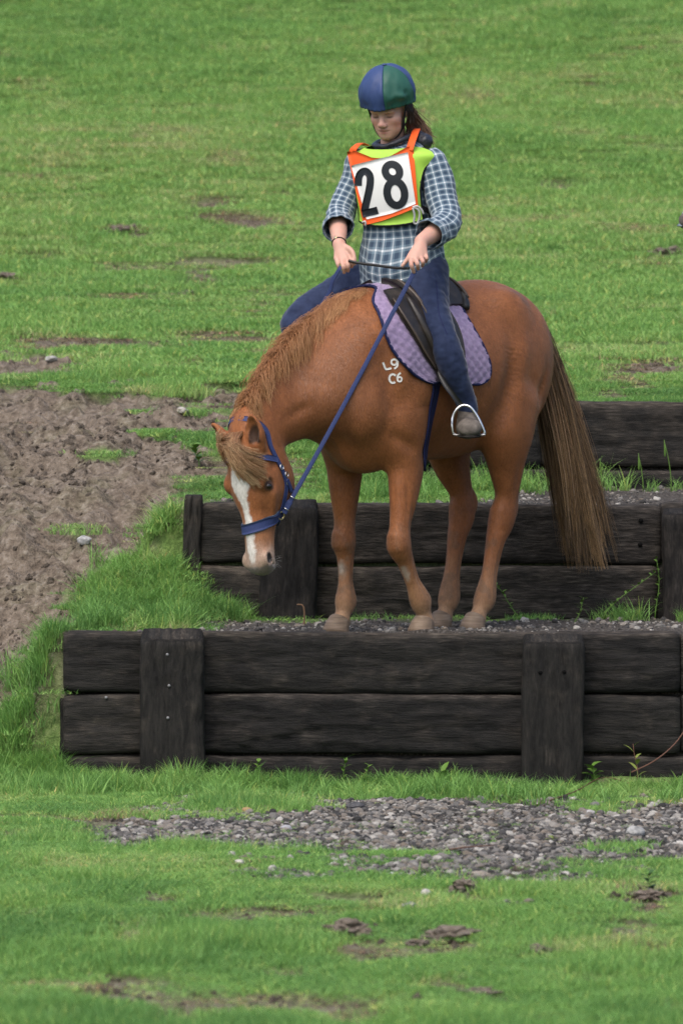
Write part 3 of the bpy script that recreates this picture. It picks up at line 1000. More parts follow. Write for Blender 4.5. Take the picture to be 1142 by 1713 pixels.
for i, (px, py, s, lab) in enumerate(((581, 1566, .062, 'biggest dark clod of torn turf in the foreground grass'), (752, 1580, .070, 'long dark lump of churned mud right of the biggest clod'), (905, 1598, .045, 'thin dark strip of kicked up mud in the grass'),
                                      (795, 1668, .048, 'dark mud lump nearest the bottom of the picture'), (775, 1494, .055, 'mud clod at the front tip of the gravel'), (1085, 1506, .055, 'weedy mud clod at the right of the foreground'),
                                      (698, 1582, .030, 'small mud lump between the two largest clods'), (314, 498, .06, 'brown molehill lump on the grass hill'), (206, 391, .07, 'flat brown clod on the bare spot of the hill'),
                                      (12, 474, .09, 'dark clod at the left edge of the hill'), (1117, 432, .085, 'brown tussock of dead turf high on the right'))):
    o = solo_stone(px, py, s, 200 + i, None, lab, 'mud_clod', mcl, .5, 3)
    o.scale = (1.25, 1, .8)

# ================================================================== GRASS
mgr, nt, b = mat("grass_blade", rough=.5, spec=.25)
bl = attr(nt, 'bl')
ti = attr(nt, 'tint', 'INSTANCER')
up = attr(nt, 'up')
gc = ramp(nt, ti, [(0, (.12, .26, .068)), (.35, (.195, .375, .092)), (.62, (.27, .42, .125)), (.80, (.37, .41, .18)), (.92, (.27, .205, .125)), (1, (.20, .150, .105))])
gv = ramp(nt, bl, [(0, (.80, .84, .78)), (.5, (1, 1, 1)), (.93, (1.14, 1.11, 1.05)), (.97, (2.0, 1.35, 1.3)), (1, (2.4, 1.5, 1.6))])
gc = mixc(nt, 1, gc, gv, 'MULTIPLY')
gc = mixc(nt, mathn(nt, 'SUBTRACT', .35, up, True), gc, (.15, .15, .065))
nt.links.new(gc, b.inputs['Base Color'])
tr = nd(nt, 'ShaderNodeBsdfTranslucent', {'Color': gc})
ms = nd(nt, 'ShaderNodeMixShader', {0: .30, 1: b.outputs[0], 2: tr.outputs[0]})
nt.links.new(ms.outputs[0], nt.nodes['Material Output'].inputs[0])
def tuft(n, rad, h0, h1, w, lean, seed, rows=3):
    r = np.random.default_rng(seed)
    a = r.uniform(0, 6.28, n)
    d = rad * np.sqrt(r.random(n))
    bx, by = d * np.cos(a), d * np.sin(a)
    h = r.uniform(h0, h1, n)
    la = r.uniform(0, 6.28, n)
    ln = h * np.abs(r.normal(lean, lean * .5, n))
    wa = r.uniform(0, 6.28, n)
    ts = np.linspace(0, 1, rows + 1)
    V, U_, B_ = [], [], []
    rb = r.random(n)
    for t in ts:
        cx = bx + np.cos(la) * ln * t ** 1.8
        cy = by + np.sin(la) * ln * t ** 1.8
        cz = h * (t - .28 * (ln / h) * t ** 2.2) - .008
        ww = w * (1 - t ** 1.7) * .5 * (.7 + .6 * rb)
        if t < 1:
            V.append(np.stack([cx - np.cos(wa) * ww, cy - np.sin(wa) * ww, cz], 1))
            V.append(np.stack([cx + np.cos(wa) * ww, cy + np.sin(wa) * ww, cz], 1))
            U_ += [np.full(n, t)] * 2
            B_ += [rb] * 2
        else:
            V.append(np.stack([cx, cy, cz], 1))
            U_.append(np.full(n, t))
            B_.append(rb)
    nv = len(V)
    V = np.stack(V, 1).reshape(-1, 3)
    up_ = np.stack(U_, 1).ravel()
    bl_ = np.stack(B_, 1).ravel()
    F = []
    for i in range(n):
        o = i * nv
        for q in range(rows - 1):
            F.append([o + 2 * q, o + 2 * q + 1, o + 2 * q + 3, o + 2 * q + 2])
        F.append([o + 2 * rows - 2, o + 2 * rows - 1, o + 2 * rows])
    return V, F, mgr, {'attrs': {'bl': bl_, 'up': up_}, 'smooth': False}
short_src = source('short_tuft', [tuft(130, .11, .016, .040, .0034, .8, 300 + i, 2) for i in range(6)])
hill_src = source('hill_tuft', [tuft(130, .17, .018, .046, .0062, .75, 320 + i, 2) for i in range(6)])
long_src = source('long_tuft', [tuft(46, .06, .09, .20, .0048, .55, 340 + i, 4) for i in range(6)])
def grass(name, X, Y, src, s0, s1, tfun, hfun=None, thr=(.25, .75)):
    for _y, _x in zip(WY, WXL):
        q_ = ~((Y > _y - .025) & (Y < _y + .21) & (X > _x - .015))
        X, Y = X[q_], Y[q_]
    m = np.maximum(np.maximum(mask_at(X, Y, g_mud), mask_at(X, Y, g_bare)), mask_at(X, Y, g_grav))
    k = m < RNG.uniform(*thr, len(X))
    dry = mask_at(X, Y, g_bare) * (mask_at(X, Y, g_grav) < .3) * (mask_at(X, Y, g_mud) < .5)
    keep_dry = (dry > .3) & (RNG.random(len(X)) < .28) & (name == 'grass')
    k = k | keep_dry
    X, Y, dry = X[k], Y[k], dry[k]
    n = len(X)
    s = RNG.uniform(s0, s1, n)
    hh = np.ones(n) if hfun is None else hfun(X, Y)
    t = np.clip(np.clip(tfun(X, Y) + RNG.normal(0, .15, n), 0, .80) + dry * RNG.uniform(.35, 1.0, n), 0, 1)
    hh = hh * (1 - .65 * np.clip(dry, 0, 1))
    e = .02
    sx = (gz_at(X + e, Y) - gz_at(X - e, Y)) / (2 * e)
    sy = (gz_at(X, Y + e) - gz_at(X, Y - e)) / (2 * e)
    sx, sy = np.clip(sx, -.6, .6), np.clip(sy, -.6, .6)
    rot = np.stack([np.arctan(sy) * .5, -np.arctan(sx) * .5, RNG.uniform(0, 6.28, n)], 1)
    rot[:, :2] *= 0
    return scatter(name, np.stack([X, Y, gz_at(X, Y)], 1), rot, np.stack([s, s, s * hh], 1), RNG.integers(0, 6, n), t, src)
tone = lambda X, Y: .27 + (n2(X, Y, .9, 3, 12) - .5) * .8 + (n2(X, Y * .7, 3.2, 3, 14) - .5) * 1.0
hgt = lambda X, Y: .55 + 1.5 * sstep(.42, .78, n2(X, Y * .8, 3.4, 3, 15)) * (.4 + n2(X, Y, .8, 2, 85)) + .5 * sstep(-.9, -.3, Y) * (Y < 0)
X, Y = rand_pts(24000, -2.6, 2.6, -9.5, .0)
grass('grass', X, Y, short_src, .8, 1.25, tone, hgt)
X, Y = rand_pts(14000, -2.8, 2.6, .0, 6.0)
k = ~((Y < 1.5) & (Y > .05) & (X > -.55) & (RNG.random(len(X)) < .8))
grass('grass', X[k], Y[k], short_src, .9, 1.4, tone, hgt)
toneh = lambda X, Y: .42 + (n2(X, Y * .6, .55, 3, 18) - .5) * .55 + (n2(X, Y, 2.5, 2, 19) - .5) * .45
hgth = lambda X, Y: .45 + 1.25 * n2(X, Y * .8, 1.2, 3, 16) ** 1.5
X, Y = rand_pts(30000, -4.2, 4.2, 5.4, 30.0)
grass('grass', X, Y, hill_src, .9, 1.4, toneh, hgth)
# thinner cover of the same turf outside the view
X, Y = rand_pts(60000, -14, 14, 5.4, 44)
k = (np.abs(X) > 4.2) | (Y > 30)
grass('grass', X[k], Y[k], hill_src, 1.5, 2.2, toneh, lambda X, Y: .7 * hgth(X, Y))
X, Y = rand_pts(42000, -9, 9, -14, 6.0)
k = (np.abs(X) > 2.55) | (Y < -9.5)
grass('grass', X[k], Y[k], hill_src, .9, 1.4, tone, hgt)
# long grass: at the foot of the lowest wall, round its left end, on the bank and under the upper walls
LX, LY = [], []
def strip(n, x0, x1, y0, y1):
    a, c = rand_pts(n, x0, x1, y0, y1)
    LX.append(a); LY.append(c)
for _i in range(5):
    strip(int(250 * .55 ** _i), -1.85, 2.4, -.30 - .26 * _i, -.12 - .26 * _i)
strip(170, -1.3, -.62, -.40, -.10)
strip(130, -1.22, -.86, -.15, -.03)
strip(90, -.56, .72, -.14, -.02)
strip(130, 1.02, 2.0, -.40, -.03)
strip(330, -1.85, -1.2, -.4, .6)
strip(260, -1.50, -1.17, -.06, .22)
strip(150, -1.15, -.66, .35, 1.5)
strip(60, -.72, -.42, 1.0, 1.38)
strip(60, -.05, .42, 2.0, 2.9)
strip(45, .30, .95, 2.45, 2.85)
strip(24, 1.05, 1.7, 1.05, 1.36)
strip(12, 1.0, 1.7, 2.6, 2.86)
strip(120, -1.08, -.72, .95, 1.75)
LX, LY = np.concatenate(LX), np.concatenate(LY)
grass('long_grass', LX, LY, long_src, .55, 1.0, lambda X, Y: .25 + (n2(X, Y, 3, 2, 14) - .5) * .7, lambda X, Y: (.35 + .9 * n2(X, Y, 3.0, 2, 44)) * np.where((Y < 0) & (Y > -1.6) & (X > -.6), .8, 1.0), (.75, 1.2))
X, Y = rand_pts(500, -2.4, 2.4, -8.5, -.4)
k = n2(X, Y, 1.8, 2, 70) > .58
grass('long_grass', X[k], Y[k], long_src, .25, .45, tone, None, (.2, .6))

# single tufts coming up through the gravel
X, Y = rand_pts(1500, -1.2, 1.6, -5.5, -1.0)
k = (mask_at(X, Y, g_grav) > .5) & (n2(X, Y, 2.4, 2, 93) > .56)
X, Y = X[k], Y[k]
n = len(X)
s = RNG.uniform(.3, .6, n)
scatter('grass', np.stack([X, Y, gz_at(X, Y)], 1), np.stack([X * 0, X * 0, RNG.uniform(0, 6.28, n)], 1), np.stack([s, s, s * .8], 1), RNG.integers(0, 6, n), RNG.uniform(.1, .5, n), short_src)

# ================================================================== WEEDS, TWIGS
mwd, nt, b = mat("weed_leaf", (.075, .16, .022), .5, .3)
nt.links.new(mixc(nt, noise(nt, 8, 2, coords(nt, 'Object')), (.05, .12, .018), (.13, .23, .04)), b.inputs['Base Color'])
mwb, _, _ = mat("dark_nettle_leaf", (.035, .085, .018), .5, .3)
mwy, _, _ = mat("yellow_shoot_leaf", (.20, .25, .06), .5, .3)
mtw, _, _ = mat("dry_stem", (.16, .10, .06), .8, .2)
mtr, _, _ = mat("reddish_bramble_stem", (.13, .065, .045), .7, .2)
def leaf(c, d, L, w, droop=.3):
    """a folded pointed leaf: base c, direction d"""
    d = nrm(d)
    s = nrm(np.cross(d, (0, 0, 1)) + 1e-4)
    u = np.cross(s, d)
    rows = []
    for t, k in ((0, .05), (.25, .8), (.5, 1), (.75, .65), (1, .02)):
        p = np.asarray(c) + d * L * t - np.array([0, 0, 1]) * droop * L * t * t
        rows += [p - s * w * k / 2 + u * w * .12 * k, p, p + s * w * k / 2 + u * w * .12 * k]
    F = []
    for i in range(4):
        o = i * 3
        F += [[o, o + 1, o + 4, o + 3], [o + 1, o + 2, o + 5, o + 4]]
    return np.array(rows), F
def weed(px, py, h, nl, ll, lw, label, m, seed, lean=(0, 0), Yfix=None, group=None, up=.5):
    r = np.random.default_rng(seed)
    p = ground_px(px, py) if Yfix is None else np.array([U(px, py, Yfix)[0], Yfix, gz_at(U(px, py, Yfix)[0], Yfix)])
    o = wthing('weed_plant', label, 'weed', p, group)
    ts = np.linspace(0, 1, 7)
    st = np.stack([p[0] + lean[0] * ts ** 1.5 + .01 * np.sin(ts * 5 + seed), p[1] + lean[1] * ts, p[2] - .01 + h * ts], 1)
    V, F = tube(st, np.linspace(.003, .0012, 7), 5)
    part('stem', V, F, mwd if m is not mwy else mtr, o)
    for i in range(nl):
        t = .25 + .75 * (i + .5) / nl
        c = np.array([np.interp(t, ts, st[:, k]) for k in range(3)])
        a = i * 2.4 + r.uniform(-.4, .4)
        d = np.array([math.cos(a), math.sin(a) * .8, up + .3 * t])
        V, F = leaf(c, d, ll * r.uniform(.7, 1.15), lw * r.uniform(.8, 1.2))
        part('leaf', V, F, m, o, smooth=True)
    return o
weed(434, 1306, .13, 12, .035, .018, 'cleavers weed at the wall foot right of the left post', mwd, 1, Yfix=-.10)
weed(578, 1296, .15, 14, .040, .016, 'taller cleavers weed below the middle of the lowest wall', mwd, 2, Yfix=-.10)
weed(612, 1300, .12, 10, .036, .014, 'short cleavers weed just right of the taller one', mwd, 3, Yfix=-.12)
weed(735, 1303, .09, 4, .085, .030, 'broad leaved dock seedling left of the right post', mwd, 4, Yfix=-.13, up=1.2)
weed(990, 1300, .13, 9, .060, .048, 'leafy nettle plant at the foot of the right post', mwd, 5, Yfix=-.12)
weed(1062, 1262, .20, 6, .065, .020, 'yellow green seedling with reddish stem against the lowest wall', mwy, 6, Yfix=-.06, up=.9)
weed(1088, 1502, .09, 12, .040, .022, 'small dark weed growing out of a mud clod', mwb, 7)
weed(925, 1410, .03, 8, .035, .016, 'yellowish rosette weed on the gravel', mwy, 8, up=.3)
weed(870, 1030, .17, 12, .035, .012, 'sprawling weed behind the rear hooves leaning left', mwd, 9, lean=(-.12, 0), Yfix=1.20)
weed(1010, 1030, .22, 16, .036, .012, 'tall sprawling weed below the tail leaning right', mwd, 10, lean=(.22, 0), Yfix=1.22)
weed(1098, 1000, .28, 16, .036, .014, 'climbing weed beside the right end post of the middle wall', mwd, 11, lean=(.0, .02), Yfix=1.30)
weed(960, 1035, .12, 10, .034, .012, 'low weed under the tail tip', mwd, 12, lean=(.05, 0), Yfix=1.15)
weed(330, 780, .10, 12, .06, .03, 'clump of bright broad leaves on the mud bank by the horse cheek', mwd, 13, up=.6)
for i, (px, h, lean, lab) in enumerate(((1122, .22, -.03, 'tall seeding grass stalk before the upper wall at right'), (1075, .16, -.02, 'shorter seeding grass stalk before the upper wall'), (1030, .13, -.07, 'leaning seeding grass stalk nearest the tail'))):
    p = np.array([U(px, 810, 2.7)[0], 2.7, 0]); p[2] = gz_at(p[0], p[1])
    o = wthing('grass_stalk', lab, 'grass stalk', p, 'seeding grass stalks')
    ts = np.linspace(0, 1, 7)
    st = np.stack([p[0] + lean * ts ** 2, p[1] + 0 * ts, p[2] + h * ts], 1)
    V, F = tube(st, np.linspace(.0028, .0016, 7), 5)
    part('stem', V, F, mwd, o)
    V, F = tube(spline([st[-1] - (0, 0, .06), st[-1] - (0, 0, .03), st[-1] + (lean * .1, 0, .02)], 4), np.array([.002, .0035, .004, .0042, .004, .0035, .003, .002, .001]), 6)
    part('seed_head', V, F, mwd, o)
def twig(pts, r, label, m=mtr):
    P = np.array([ground_px(x, y) + np.array([0, 0, dz]) for x, y, dz in pts])
    P = spline(P, 5)
    V, F = tube(P, np.linspace(r, r * .6, len(P)), 5)
    return tag(part('twig', V, F, m), label, 'twig')
twig([(895, 1352, .01), (960, 1337, .03), (1010, 1322, .05), (1070, 1325, .02)], .0035, 'thin bramble runner lying in grass below the right post')
P = spline(np.array([U(1055, 1292, -.3), U(1090, 1275, -.25), U(1120, 1252, -.2), U(1142, 1225, -.15), U(1165, 1180, -.1)]), 5)
V, F = tube(P, .0028, 6)
tag(part('twig', V, F, mtr), 'arching red bramble stem rising at the right edge', 'twig')
twig([(738, 1428, .01), (780, 1427, .02), (815, 1422, .015), (830, 1418, .01)], .003, 'bare brown twig lying on the gravel')
p = ground_px(508, 1043) if False else np.array([U(508, 1040, .9)[0], .9, 0.0])
p[2] = gz_at(p[0], p[1])
V, F = tube(spline(np.array([p, p + (.003, 0, .05), p + (-.004, 0, .09), p + (-.03, 0, .095)]), 5), np.linspace(.004, .003, 16), 6)
tag(part('twig', V, F, mtw), 'short upright dry twig on the step in front of the middle post', 'twig')
# ================================================================== THE HORSE (horse frame: f forward, l left, z up from the step)
HP0 = UH(392, 713, -0.27)                      # poll
HA = nrm(np.array([-0.05, 0.115, -1.0]))        # down the face
HN = np.array([1.0, -0.02, 0.0]); HN = nrm(HN - (HN @ HA) * HA)
HLat = np.cross(-HA, HN)
_wa = np.array([-.3, 0, .07, .222, .43, .57, .635, .8])
_wb = np.array([-.3, 0, .085, .262, .418, .566, .600, .77])
def Hd(a, n, l):
    a = float(np.interp(a, _wa, _wb))
    l = l * 1.06
    return HP0 + a * HA + n * HN + l * HLat
HAX = np.stack([HA, HN, HLat])
EARB = {1: (.068, -.040, .080), -1: (.074, -.045, -.084)}
fx = Field([np.arange(-.80, 1.36, .0062), np.arange(-.40, .41, .0062), np.arange(-.01, 1.60, .0062)])
# trunk: f, z centre, half height, half width, egg
TR = np.array([(.70, .99, .15, .13, .0), (.60, 1.03, .27, .195, .05), (.46, 1.075, .355, .235, .30), (.30, 1.065, .350, .262, .28), (.12, 1.065, .345, .280, .16), (-.05, 1.085, .355, .285, .08),
               (-.20, 1.135, .352, .272, .05), (-.33, 1.175, .320, .245, .0), (-.43, 1.19, .265, .205, .0), (-.50, 1.185, .205, .15, .0), (-.55, 1.17, .14, .09, 0)])
fx.tube(np.stack([TR[:, 0], TR[:, 0] * 0, TR[:, 1]], 1), TR[:, 3], TR[:, 2], ref=(0, 1, 0), egg=-TR[:, 4] * -1, k=.02, n=5)
for sgn in (-1, 1):
    fx.ell((-.355, sgn * .115, 1.12), (.225, .120, .28), .08)                      # haunch
    fx.ell((-.24, sgn * .165, 1.35), (.10, .065, .08), .08)                     # point of hip
    fx.ell((-.465, sgn * .075, 1.10), (.12, .078, .20), .06)                      # buttock
    fx.ell((.47, sgn * .135, 1.02), (.155, .095, .26), .07)                     # shoulder
    fx.ell((.62, sgn * .11, .93), (.10, .085, .13), .06)                        # point of shoulder, breast
    fx.ell((.44, sgn * .15, .86), (.12, .085, .15), .06)                        # arm
    fx.ell((-.20, sgn * .195, .93), (.10, .075, .15), .07)                        # stifle
fx.ell((.50, 0, .81), (.15, .15, .145), .07)
# neck
crest = np.array([(.50, 0, 1.405), (.63, -.04, 1.355), (.806, -.085, 1.243), (.985, -.125, 1.075), (1.085, -.148, .925)])
nn_ = np.array([(.36, 0, .93), (.5, 0, .866), (.62, 0, .78), (.72, 0, .70), (.86, 0, .50)])
rv = np.array([.32, .285, .225, .170, .125])
fx.tube(crest - nn_ * rv[:, None], [.19, .155, .12, .092, .085], rv, ref=(0, 1, 0), egg=[.35, .42, .42, .3, .1], k=.09, n=6)
fx.tube([Hd(.02, -.10, 0), Hd(.10, -.16, 0)], [.07, .075], k=.06, n=1)
# head: a, front n, back n, half width
HT = np.array([(.0, -.015, -.14, .062), (.07, .004, -.185, .088), (.14, .012, -.225, .104), (.21, .010, -.245, .104), (.28, .003, -.235, .088), (.35, -.004, -.198, .070), (.42, -.008, -.160, .058),
               (.49, -.008, -.136, .055), (.55, -.006, -.124, .056), (.592, -.018, -.114, .055), (.615, -.040, -.10, .044)])
fx.tube(np.array([Hd(a, (f + b) / 2, 0) for a, f, b, w in HT]), HT[:, 3] * 1.06, (HT[:, 1] - HT[:, 2]) / 2, ref=HLat, egg=[0.0, -.1, -.18, -.22, -.2, -.15, -.08, -.05, 0, 0, 0][0:11] if False else np.array([0, .05, .14, .18, .16, .1, .05, .02, 0, 0, 0]) * -1.0, k=.05, n=5)
for sgn in (-1, 1):
    fx.ell(Hd(.205, -.17, sgn * .060), (.105, .085, .032), .04, HAX)               # cheek
    fx.ell(Hd(.20, -.036, sgn * .090), (.038, .030, .022), .025, HAX)              # brow over the eye
    fx.ell(Hd(.222, -.052, sgn * .104), (.028, .024, .014), .012, HAX, sub=True)    # socket
    fx.ell(Hd(.222, -.053, sgn * .093), (.022, .022, .016), .006, HAX)             # eyeball and lids
    fx.tube([Hd(.27, -.075, sgn * .088), Hd(.34, -.085, sgn * .072), Hd(.40, -.09, sgn * .058)], [.014, .012, .008], k=.03)   # facial crest
    fx.ell(Hd(.565, -.042, sgn * .050), (.032, .026, .020), .022, HAX)             # nostril wing
    fx.ell(Hd(.566, -.048, sgn * .069), (.028, .016, .017), .010, HAX, sub=True)   # nostril
    # ear: cone, hollowed on its inner front
    base = Hd(*EARB[sgn])
    ed = nrm(-HA + HLat * sgn * (.08 if sgn > 0 else .40) + HN * (.30 if sgn > 0 else .25))
    fx.tube([base - ed * .02, base + ed * .03, base + ed * .07, base + ed * .105, base + ed * .128], [.030, .042, .039, .024, .007], [.026, .030, .025, .015, .004], ref=HLat, k=.016, n=4)
    face = nrm(HN * (.9 if sgn > 0 else .75) + HLat * sgn * (.15 if sgn > 0 else .75))
    fx.tube([base + ed * .012 + face * .026, base + ed * .05 + face * .026, base + ed * .085 + face * .020, base + ed * .11 + face * .013], [.016, .030, .025, .008], k=.005, sub=True, n=4)
fx.ell(Hd(.612, -.098, 0), (.028, .032, .036), .025, HAX)
fx.ell(Hd(.600, -.052, 0), (.024, .034, .040), .03, HAX)                          # lower lip and chin
fx.tube([Hd(.607, -.078, -.075), Hd(.603, -.066, 0), Hd(.607, -.078, .075)], [.0045] * 3, k=.008, sub=True)   # mouth
# legs: points and radii (ra sideways, rb fore-aft)
def leg(pts, ra, rb, k=.05):
    fx.tube(pts, ra, rb, ref=(0, 1, 0), k=k, n=8)
FR = [(.47, -.140, .90), (.445, -.145, .74), (.440, -.148, .60), (.437, -.150, .46), (.443, -.150, .375), (.434, -.150, .31), (.432, -.150, .21), (.432, -.150, .125), (.448, -.150, .075), (.468, -.150, .03)]
FRa = [.085, .072, .057, .042, .048, .035, .028, .041, .031, .040]
FRb = [.12, .098, .076, .050, .053, .039, .034, .049, .034, .042]
FL = [(.45, .145, .90), (.408, .155, .74), (.420, .160, .60), (.448, .163, .46), (.458, .165, .365), (.420, .165, .30), (.370, .165, .21), (.322, .165, .132), (.300, .166, .080), (.290, .166, .03)]
HLg = [(-.28, .175, .96), (-.245, .180, .82), (-.262, .165, .70), (-.285, .150, .57), (-.268, .135, .465), (-.232, .128, .37), (-.205, .120, .24), (-.180, .112, .125), (-.150, .110, .075), (-.125, .110, .03)]
HRg = [(-.30, -.165, .96), (-.27, -.165, .82), (-.285, -.155, .70), (-.33, -.140, .58), (-.325, -.130, .485), (-.285, -.125, .38), (-.25, -.12, .25), (-.218, -.115, .125), (-.195, -.113, .075), (-.175, -.113, .03)]
Ha = [.10, .092, .070, .045, .050, .037, .030, .044, .031, .040]
Hb = [.15, .132, .092, .060, .066, .046, .038, .050, .035, .042]
leg(FR, FRa, FRb)
leg(FL, FRa, FRb)
leg(HLg, Ha, Hb)
leg(HRg, Ha, Hb)
for pts, sg in ((FR, 1), (FL, 1)):
    fx.ell(np.array(pts[4]) + (.018, 0, .0), (.030, .040, .045), .02)             # knee
    fx.ell(np.array(pts[7]) + (-.030, 0, .0), (.020, .022, .028), .02)            # ergot
for pts in (HLg, HRg):
    fx.ell(np.array(pts[4]) + (-.066, 0, .050), (.027, .025, .046), .03)          # point of hock
    fx.ell(np.array(pts[7]) + (-.030, 0, .0), (.020, .022, .028), .02)
HV, HFc = fx.mesh(6)
def vnormals(V, F):
    fn = np.cross(V[F[:, 2]] - V[F[:, 0]], V[F[:, 3]] - V[F[:, 1]])
    N = np.zeros_like(V)
    for k in range(4):
        for j in range(3):
            N[:, j] += np.bincount(F[:, k], fn[:, j], len(V))
    return nrm(N)
def relief(V, N, items, mirror=True):
    """grooves (depth < 0) and ridges laid along short curves on the surface, fading out at their ends"""
    Q = V.copy()
    if mirror: Q[:, 1] = np.abs(Q[:, 1])
    d = np.zeros(len(V))
    for pts, dep, w in items:
        S = resample(spline(np.asarray(pts, float), 6), 24) if len(pts) > 1 else np.asarray(pts, float)
        near2 = np.full(len(V), 9.0)
        tt = np.zeros(len(V))
        for i, p in enumerate(S):
            q = ((Q - p) ** 2).sum(1)
            m = q < near2
            near2[m] = q[m]
            tt[m] = i / max(1, len(S) - 1)
        fade = np.sin(np.pi * np.clip(tt * .9 + .05, 0, 1)) ** .7 if len(S) > 1 else 1.0
        d += dep * (1.45 if mirror else 1.0) * np.exp(-near2 / (w * w)) * fade
    return V + N * d[:, None]
_N = vnormals(HV, HFc)
HV = relief(HV, _N, [
    ([(.64, .19, 1.20), (.60, .235, 1.05), (.57, .235, .90)], -.012, .045),
    ([(.31, .27, 1.08), (.30, .285, .95), (.32, .26, .82), (.36, .20, .73)], -.016, .035),
    ([(-.02, .27, .76), (-.10, .285, .90), (-.15, .28, 1.04), (-.17, .25, 1.20)], -.020, .050),
    ([(-.44, .16, 1.30), (-.44, .20, 1.15), (-.40, .23, 1.0), (-.33, .22, .86)], -.011, .028),
    ([(-.28, .23, 1.28), (-.22, .26, 1.12), (-.18, .26, .98)], .010, .060),
    ([(.56, .19, .84), (.50, .22, .80), (.42, .22, .76)], -.010, .030),
    ([(.50, .15, 1.33), (.50, .21, 1.18), (.53, .24, 1.02)], .010, .040),
    ([(.42, .25, 1.08), (.40, .27, .95)], .012, .070),
    ([(.70, .05, 1.02), (.68, .04, .90), (.62, .03, .76)], -.015, .035),
    ([(.46, .19, .70), (.455, .205, .58), (.45, .20, .47)], -.004, .012),
    ([(-.22, .24, .86), (-.26, .22, .72), (-.29, .19, .58)], -.007, .022),
    ([(.15, .28, .84), (.05, .28, .80), (-.05, .27, .80)], -.004, .04),
])
HV = relief(HV, _N, [
    ([(.66, .10, .98), (.80, .0, .96), (.93, -.055, .90)], -.010, .024),
    ([Hd(.25, -.05, .10), Hd(.33, -.06, .085), Hd(.42, -.065, .062)], -.004, .014),
    ([Hd(.13, -.09, .11), Hd(.17, -.08, .11)], -.007, .018), ([Hd(.13, -.09, -.11), Hd(.17, -.08, -.11)], -.007, .018),
    ([Hd(.28, -.15, .085), Hd(.34, -.17, .06)], -.004, .03),
], False)
_t = []
for pts, ra_, rb_ in ((FR, FRa, FRb), (FL, FRa, FRb), (HLg, Ha, Hb), (HRg, Ha, Hb)):
    for s_ in (-1, 1):
        q_ = [np.array(pts[i]) + (-rb_[i] * .30, s_ * ra_[i] * .95, 0) for i in (5, 6, 7)]
        q_[0] = q_[0] + (0, 0, .02)
        _t.append((q_, -.0065, .009))
        k_ = np.array(pts[4])
        _t.append(([k_ + (-rb_[4] * .55, s_ * ra_[4] * .85, .05), k_ + (-rb_[4] * .75, s_ * ra_[4] * .75, .12), k_ + (-rb_[4] * .6, s_ * ra_[4] * .9, .19)], -.006, .014))
    k_ = np.array(pts[4])
    _t.append(([k_ + (.03, -.05, .035), k_ + (.05, 0, .04), k_ + (.03, .05, .035)], .004, .016))
    _t.append(([k_ + (.03, -.05, -.045), k_ + (.05, 0, -.045), k_ + (.03, .05, -.045)], -.004, .014))
HV = relief(HV, vnormals(HV, HFc), _t, False)
hb = bvh_of(HV, HFc)
HN_ = vnormals(HV, HFc)

# coat colours: chestnut, its own patches (blaze, pale muzzle, sandy lower legs, dusty marks)
def hvis(P):
    q = P - HP0
    return np.interp(q @ HA, _wb, _wa), q @ HN, (q @ HLat) / 1.06
a_, n_, l_ = hvis(HV)
f_, ll_, z_ = HV[:, 0], HV[:, 1], HV[:, 2]
big = fbm(HV * 5, 3, 2)
sm = fbm(HV * 22, 3, 4)
chest = np.array([.25, .093, .034])
C = np.tile(chest, (len(HV), 1)) * (.80 + .40 * big[:, None])
def lay(C, col, w):
    return C + (np.asarray(col) - C) * np.clip(w, 0, 1)[:, None]
C = lay(C, (.275, .102, .036), sstep(.45, .7, fbm(HV * 3.0, 2, 8)) * .6)
C = lay(C, (.175, .078, .040), .6 * sstep(.25, .05, np.linalg.norm((HV - np.array([.75, .05, 1.03])) / np.array([1.2, 1.2, 1.2]), axis=1)))
isleg = (z_ < .66) & (a_ * 0 + f_ < .75)
C = lay(C, (.27, .150, .080), isleg * sstep(.40, .14, z_ + (big - .5) * .15) * .85)
C = lay(C, (.135, .066, .033), isleg * np.exp(-((z_ - .38) / .07) ** 2) * .45 * (f_ > .2))
C = lay(C, (.33, .23, .145), isleg * sstep(.15, .04, z_ + (sm - .5) * .04) * .55)
C = lay(C, (.13, .085, .055), isleg * sstep(.56, .66, sm) * .45 * sstep(.55, .3, z_))
for c, r in (((.437 + .035, -.145, .262), .030), ((.455, .175, .245), .028), ((.46, .19, .24), .02)):
    C = lay(C, (.40, .36, .31), sstep(1.1, .4, np.linalg.norm((HV - np.array(c)) / np.array([r * 1.6, r, r * 1.4]), axis=1) + (sm - .5) * 1.5) * .7)
C = lay(C, (.070, .038, .024), sstep(1.1, .2, np.linalg.norm((HV - np.array([-.33, .16, 1.40])) / np.array([.10, .10, .09]), axis=1) + (fbm(HV * 14, 3, 6) - .5) * 2.2) * .55)   # dusty grey-brown rub on the hip
C = lay(C, (.082, .044, .028), sstep(1.1, .2, np.linalg.norm((HV - np.array([-.50, .17, 1.22])) / np.array([.09, .10, .14]), axis=1) + (fbm(HV * 12, 3, 7) - .5) * 2.0) * .40)
C = lay(C, (.28, .23, .18), sstep(1.0, .3, np.linalg.norm((HV - np.array([-.61, .075, 1.26])) / np.array([.03, .03, .05]), axis=1)) * .7)
head = (a_ > -.1) & (n_ > -.30) & (f_ > .85) & (z_ < .95)
C = lay(C, (.125, .052, .025), head * np.exp(-((a_ - .23) / .07) ** 2) * np.exp(-((np.abs(l_) - .085) / .03) ** 2) * .35)
C = lay(C, (.29, .145, .075), head * sstep(.40, .52, a_) * .75)
mz = head * sstep(.475, .545, a_ + (sm - .5) * .05 - np.maximum(0, -n_ - .02) * .35)
C = lay(C, (.37, .27, .21), mz * .9)
